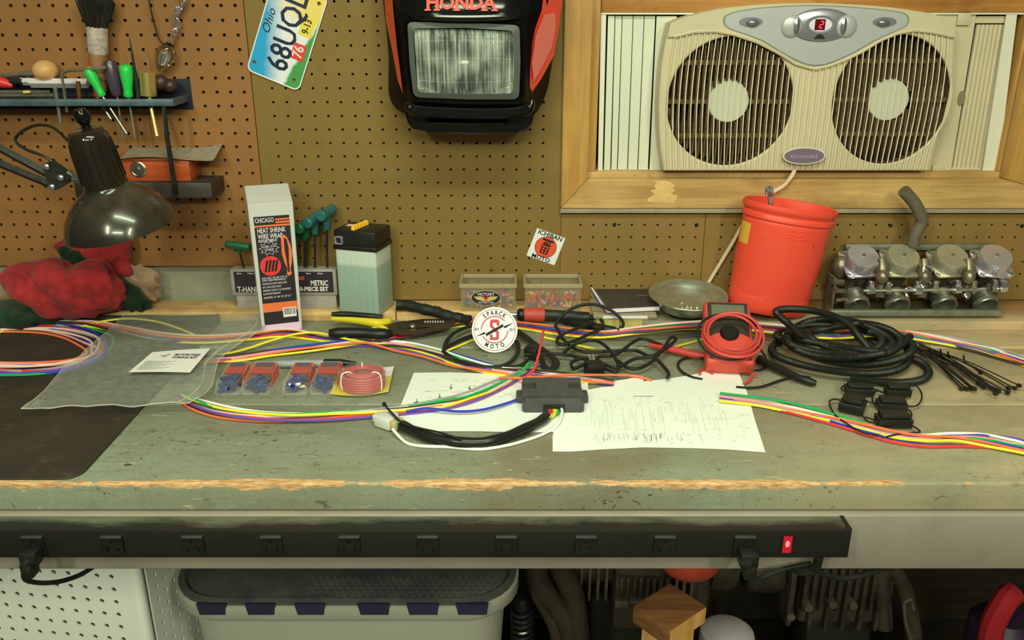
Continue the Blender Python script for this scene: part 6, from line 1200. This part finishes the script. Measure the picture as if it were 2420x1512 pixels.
# ================================================================ things under the bench
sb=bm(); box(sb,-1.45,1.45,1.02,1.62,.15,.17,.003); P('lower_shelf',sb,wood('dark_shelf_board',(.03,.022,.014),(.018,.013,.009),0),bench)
b=bm(); box(b,-2.0,2.0,YW-.004,YW+.010,.0,.86); P('under_bench_shade_sheet',b,wood('under_bench_shade_brown',(.035,.027,.018),(.020,.016,.011),0),wall)  # dark sheet added over the block wall, its colour stands in for shade
# white perforated laundry basket
a=rad(-7); Mb=Matrix.Translation((-.612,1.170,.1735))@Matrix.Rotation(a,4,'Z'); lbk=T('laundry_basket','white plastic laundry basket full of round holes under the bench end','basket',M=Mb)
wpl=mat('white_basket_plastic',C(206,198,158,.40),.45)
def holed(name,x0,x1,z0,z1,hx,hz,r,m,M,th=.003):
    o=pegboard(x0,x1,z0,z1,hx,hz,r,m,th=th); o.data.transform(M@Matrix.Translation((0,-YW,0))); o.parent=lbk; o.name=name; o.data.name=name; return o
hp=Mb.inverted()@Vector((PY(274,1350,1.19).x,1.19,PY(274,1350,1.19).z))
holed('front_wall',-.50,-.012,0,.52,hp.x,hp.z,.0046,wpl,Matrix.Identity(4))
holed('side_wall',.012,.38,0,.52,.06,hp.z,.0046,wpl,Matrix.Translation((.0,.012,0))@Matrix.Rotation(rad(90),4,'Z')@Matrix.Translation((-.0,0,0)))
b=bm(); tube(b,[(-.012,.012,0),(-.012,.012,.52)],.012,24); P('rounded_corner',b,wpl,lbk,True)
b=bm(); box(b,-.5,0,.003,.38,-.002,.004); box(b,-.5,-.497,.01,.38,.004,.52); box(b,-.5,0,.377,.38,.004,.52); P('basket_inner',b,wpl,lbk,True)
b=bm(); box(b,-.505,.006,-.008,.39,.518,.53,.005); 
P('rim',b,wpl,lbk,True)
# storage tote
YT=1.150; 
to=T('storage_tote','clear grey storage tote with a dark blue lid under the bench','storage tote',(-.28,1.35,.171))
zT=PY(800,1432,YT).z; xl,xr3=PY(409,1425,YT+.05).x,PY(1226,1420,YT+.05).x; cxT=(xl+xr3)/2; wT=xr3-xl; tz=mat('frosted_tote',C(166,170,138,.92),.4,var=.05,vs=10); navyl=mat('navy_lid',C(44,44,62,.92),.5,var=.25,vs=14,bump=.25,bs=40)
dT=.40; yc_=YT+dT/2
def rr3(w,d,r,z,n=6): return [Vector((cxT+x,yc_+y,z)) for x,y in rrect(w,d,r,n)]
b=bm(); loft(b,[rr3(wT-.10,dT-.09,.05,.1712),rr3(wT-.045,dT-.04,.075,zT-.035),rr3(wT-.012,dT-.012,.085,zT-.034),rr3(wT,dT,.09,zT-.026),rr3(wT,dT,.09,zT-.004),rr3(wT-.008,dT-.008,.086,zT-.003)],True,True); P('tub',b,tz,to,smooth=40)
b=bm(); loft(b,[rr3(wT-.010,dT-.010,.086,zT-.0028),rr3(wT-.008,dT-.008,.086,zT+.004),rr3(wT-.028,dT-.028,.078,zT+.006),rr3(wT-.040,dT-.040,.072,zT-.001)],True,True); P('lid',b,mat('dusty_dark_lid',C(66,66,54,.55),.7,col2=C(48,47,46,.55),vs=16,bump=.3,bs=60),to,smooth=30)
for px0,px1 in ((470,530),(585,646),(702,764),(851,917),(967,1033),(1083,1150)):
    A,D=PY(px0,1440,YT-.002),PY(px1,1440,YT-.002); b=bm(); n_=[(A.x-.004,zT+.004),(D.x+.003,zT+.004),(D.x,zT-.0165),(A.x,zT-.0165)]; prism(b,n_,-.006,.0005,frame((0,YT-.0008,0),(1,0,0),(0,0,1))); P('lid_tab',b,navyl,to)
b=bm()
for i in range(26):
    for j in range(5):
        x=cxT-wT*.32+i*.0125+(j%2)*.006; y=YT+.03+j*.0105
        if x<cxT+wT*.42: lathe(b,[(.0052,0),(.0045,.0012),(.0036,.0012),(.003,0)],6,Matrix.Translation((x+.13,y,zT-.001)))
P('lid_texture',b,bpy.data.materials['dusty_dark_lid'],to,kind='stuff')
# coil spring shock
sp=T('shock_spring','black and steel coil spring shock standing beside the tote','spring',(PY(1234,1512,1.30).x,1.30,.171))
c=PY(1234,1470,1.30); b=bm(); tube(b,[Vector((c.x+.0185*cos(t),c.y+.0185*sin(t),.30+.0125*t/(2*pi))) for t in [2*pi*k/20 for k in range(20*20)]],.0040,8); zt4=.30+.0125*20
bmesh.ops.translate(b,vec=(0,0,PY(1225,1438,1.30).z-zt4),verts=b.verts); P('coil',b,mat('spring_steel',(.10,.10,.095),.25,.9),sp)
zc4=PY(1225,1438,1.30).z; b=bm(); tube(b,[Vector((c.x,c.y,.1712)),Vector((c.x,c.y,zc4+.02))],.008,12); tube(b,[Vector((c.x,c.y,zc4)),Vector((c.x,c.y,zc4+.012)),Vector((c.x,c.y,zc4+.024))],[.014,.014,.009],14); P('damper',b,black,sp)
# exhaust headers
ex=mat('dusty_brown_pipe',C(66,58,38,1.10),.65,.3,var=.45,vs=18)
eh=T('exhaust_header','dusty brown exhaust headers curving down beside the tote','exhaust',PY(1340,1512,1.3))
for pts,r in (([(1266,1315),(1275,1375),(1305,1420),(1338,1465),(1350,1530),(1352,1690)],.020),([(1310,1300),(1330,1350),(1352,1400),(1362,1460),(1368,1530),(1368,1690)],.021),([(1256,1345),(1268,1400),(1290,1440),(1315,1500),(1328,1600)],.012)):
    b=bm(); tube(b,cr([PY(x,y,1.28) for x,y in pts],6),r,14); P('pipe',b,ex,eh)
# engines
alloy=mat('greasy_alloy',C(84,78,56,.84),.5,.45,var=.55,vs=22,bump=.3,bs=120); alloy2=mat('bright_fin_edge',C(118,112,86,.88),.4,.55,var=.4,vs=40)
en=T('motorcycle_engine','greasy finned motorcycle engine lying under the bench behind the wood block','engine',(PY(1480,1500,1.33).x,1.36,.171))
YE=1.33; q=lambda px,py:PY(px,py,YE)
for k in range(7):
    x=q(1352+19.5*k,1400).x; c=Vector((x,YE+.05,q(1400,1352).z)); b=bm(); prism(b,rrect(.13,.14,.03,4),-.0022,.0022,frame(c,(0,1,0),(0,0,1))); P('cylinder_fin',b,alloy2,en)
b=bm(); c0,c1=Vector((q(1345,1400).x,YE+.05,q(1400,1352).z)),Vector((q(1500,1400).x,YE+.05,q(1400,1352).z)); cyl(b,c0,c1,.05,.05,24); P('cylinder',b,alloy,en)
b=bm(); A,D=q(1446,1402),q(1580,1350); box(b,A.x,D.x,YE-.03,YE+.10,A.z-.06,D.z+.06,.008,2); P('cylinder_head',b,alloy,en)
for k in range(8):
    b=bm(); x=q(1462+15*k,1370).x; box(b,x-.003,x+.003,YE-.040,YE-.029,q(1400,1380).z,q(1400,1335).z,.001); P('head_fin',b,alloy,en)
b=bm(); A,D=q(1446,1400),q(1480,1384); box(b,A.x,D.x,YE-.045,YE-.02,A.z,D.z,.003); A,D=q(1540,1400),q(1580,1384); box(b,A.x,D.x,YE-.045,YE-.02,A.z,D.z,.003); A,D=q(1480,1397),q(1540,1388); box(b,A.x,D.x,YE-.038,YE-.02,A.z,D.z,.002); P('rocker_cover',b,alloy2,en)
for k in range(3):
    b=bm(); x=q(1595+18*k,1400).x; prism(b,rrect(.10,.12,.03,3),-.0025,.0025,frame((x,YE+.04,q(1600,1390).z),(0,1,0),(0,0,1))); P('crankcase_fin',b,alloy2,en)
b=bm(); c=q(1690,1365); lathe(b,[(0,.0),(.070,.0),(.074,.008),(.074,.034),(.066,.050),(.04,.056),(0,.057)],36,frame(Vector((c.x,YE+.08,c.z)),(0,1,0),(0,0,1))); P('end_cover',b,alloy,en)
b=bm(); box(b,q(1575,1400).x,q(1690,1400).x,YE+.02,YE+.14,.172,q(1700,1350).z,.02,3); P('crankcase',b,alloy,en)
b=bm(); box(b,q(1400,1400).x,q(1570,1400).x,YE+.05,YE+.14,.1715,q(1700,1440).z,.02,2); P('sump',b,mat('dark_sump',(.02,.018,.014),.6,.3),en)
e2=T('gearbox','second greasy engine casing with ribs under the bench corner','engine',(PY(1980,1500,1.36).x,1.38,.171))
q=lambda px,py:PY(px,py,1.36)
b=bm(); c=q(1812,1375); lathe(b,[(0,.0),(.042,.0),(.050,.010),(.052,.05),(.046,.07),(0,.07)],32,frame(Vector((q(1772,1375).x,1.41,c.z)),(0,1,0),(0,0,1))); P('bell_cover',b,alloy,e2)
b=bm(); A,D=q(1852,1450),q(1884,1335); box(b,A.x,D.x,1.345,1.45,A.z-.02,D.z,.006,2); P('flange',b,alloy,e2)
b=bm(); A,D=q(1884,1480),q(2110,1335); box(b,A.x,D.x,1.365,1.47,A.z,D.z,.012,3); P('casing',b,alloy,e2)
for k in range(11):
    b=bm(); x=q(1900+20*k,1400).x; z0=q(1900,1440+45*(k%2)).z; box(b,x-.004,x+.004,1.352,1.368,z0,q(1900,1340).z,.002); P('casing_rib',b,alloy,e2)
for px,py in ((1962,1417),(1905,1424),(2010,1420),(1864,1446)):
    b=bm(); c=q(px,py); cyl(b,Vector((c.x,1.37,c.z)),Vector((c.x,1.343,c.z)),.010,.008,14); P('bolt_boss',b,alloy2,e2)
b=bm(); A,D=q(1900,1600),q(2080,1480); box(b,A.x,D.x,1.38,1.46,.1715,D.z,.015,2); P('lower_case',b,bpy.data.materials['dark_sump'],e2)
b=bm(); tube(b,cr([q(2090,1480),q(2085,1360),q(2110,1345),q(2140,1400),q(2160,1512),q(2165,1640)],5),.016,12); P('side_leg',b,alloy,e2)
b=bm(); tube(b,cr([PY(2136,1424,1.30),PY(2140,1470,1.30),PY(2155,1520,1.30)],4),.0035,8); tube(b,cr([PY(2136,1424,1.30),PY(2152,1416,1.30),PY(2160,1440,1.30)],4),.0035,8); P('lever',b,alloy2,e2)
b=bm(); c=PY(1730,1502,1.24); lathe(b,[(0,.02),(.035,.018),(.048,.008),(.05,0),(.05,-.25),(0,-.25)],32,Matrix.Translation((c.x,1.27,.425))); S('oil_canister','pale grey round canister top at the bottom behind the wood block','canister',b,mat('pale_grey_paint',C(150,146,132,.66),.45))
b=bm(); c=PY(1632,1360,1.22); ball(b,Vector((c.x,1.225,PY(1632,1347,1.22).z+.024)),.048,(1.15,.8,.95),24); S('orange_float','rounded orange red tank end showing under the apron between the engines','tank',b,mat('faded_orange',C(168,66,40,.66),.5,var=.3,vs=20))
# wood block on a post
zW=PY(1585,1432,1.12).z; cW=PZ(1583,1431,zW); Mw=Matrix.Translation((cW.x,cW.y,0))@Matrix.Rotation(rad(40),4,'Z'); wk=T('wood_block_stand','offcut wood block nailed crosswise on a short wooden post','wood block',(cW.x,cW.y,.171))
wdk=wood('weathered_block',C(140,96,46,.95),C(96,62,28,.95),0,9,.7); wlt=wood('pale_block',C(206,164,84,.79),C(176,130,58,.79),2,9,.7)
b=bm(); box(b,-.045,.045,-.038,.038,zW-.033,zW,.003,2,Mw); P('block',b,wdk,wk)
b=bm(); box(b,.0445,.0458,-.036,.036,zW-.031,zW-.002,.0002,1,Mw) if False else box(b,-.043,.043,-.0388,-.0376,zW-.031,zW-.002,.0003,1,Mw); P('end_grain',b,wlt,wk,label='pale end grain face')
b=bm(); box(b,-.030,.030,-.030,.030,.1712,zW-.0335,.003,2,Mw); P('post',b,wlt,wk)
b=bm(); tube(b,cr([PY(2335,1560,1.22),PY(2345,1480,1.22),PY(2375,1420,1.22),PY(2395,1400,1.23)],5),[.02]*16,10); S('red_strap','dark red cloth strap hanging at the bottom corner under the bench','strap',b,mat('dark_red_cloth',C(130,18,24,.66),.8))
b=bm(); c=PY(2400,1500,1.22); lathe(b,[(0,.05),(.04,.05),(.055,.03),(.055,-.25),(0,-.25)],28,Matrix.Translation((c.x,1.26,.43))); S('dark_canister','dark purple black canister at the bottom corner behind the red strap','canister',b,mat('purple_black',C(36,28,40,.70),.5))
# plugs in the power strip and their cords
def plug(px,py,label,path,w_=.022):
    x=PY(px,py,YP).x; z=PY(px,py,YP).z; o=T('power_plug',label,'plug',(x,YP-.015,z-.02),group='plugs in the power strip')
    b=bm(); box(b,x-w_/2,x+w_/2,YP-.026,YP-.0055,z-.018,z+.004,.004,2); box(b,x-w_*.36,x+w_*.36,YP-.034,YP-.012,z-.030,z-.010,.005,2); P('body',b,black,o)
    pts=cr(path,6); b=bm(); k=len(pts)//5; tube(b,pts[:k+1],[.0085-.0025*i/k+(.0012 if i%2 else 0) for i in range(k+1)],12); P('strain_relief',b,black,o)
    b=bm(); tube(b,pts[k:],.0033,8); P('cord',b,blackrub,o)
    return o
g=lambda px,py,Y:PY(px,py,Y)
plug(86,1288,'black plug with a ribbed strain relief in the outlet nearest the basket',[g(76,1318,.915),g(62,1336,.915),g(56,1355,.918),g(62,1370,.925),g(95,1377,.945),g(140,1374,.97),g(185,1360,1.0),g(220,1340,1.02)])
plug(1762,1290,'black plug with a drooping cord in the outlet beside the red switch',[g(1763,1325,.910),g(1768,1345,.912),g(1775,1362,.920),g(1795,1366,.93),g(1830,1352,.94),g(1870,1340,.95),g(1915,1332,.96)],.024)
b=bm(); tube(b,cr([g(1935,1316,.945),g(1932,1330,.95),g(1925,1345,.955),g(1900,1352,.96),g(1880,1345,.97)],5),.006,8); tube(b,cr([g(1920,1340,.95),g(1950,1358,.96),g(1995,1366,.97),g(2040,1358,.98),g(2080,1346,.99),g(2110,1343,1.0)],6),.0038,8); S('strip_power_cord','thick black cord leaving the underside of the power strip','cord',b,blackrub)
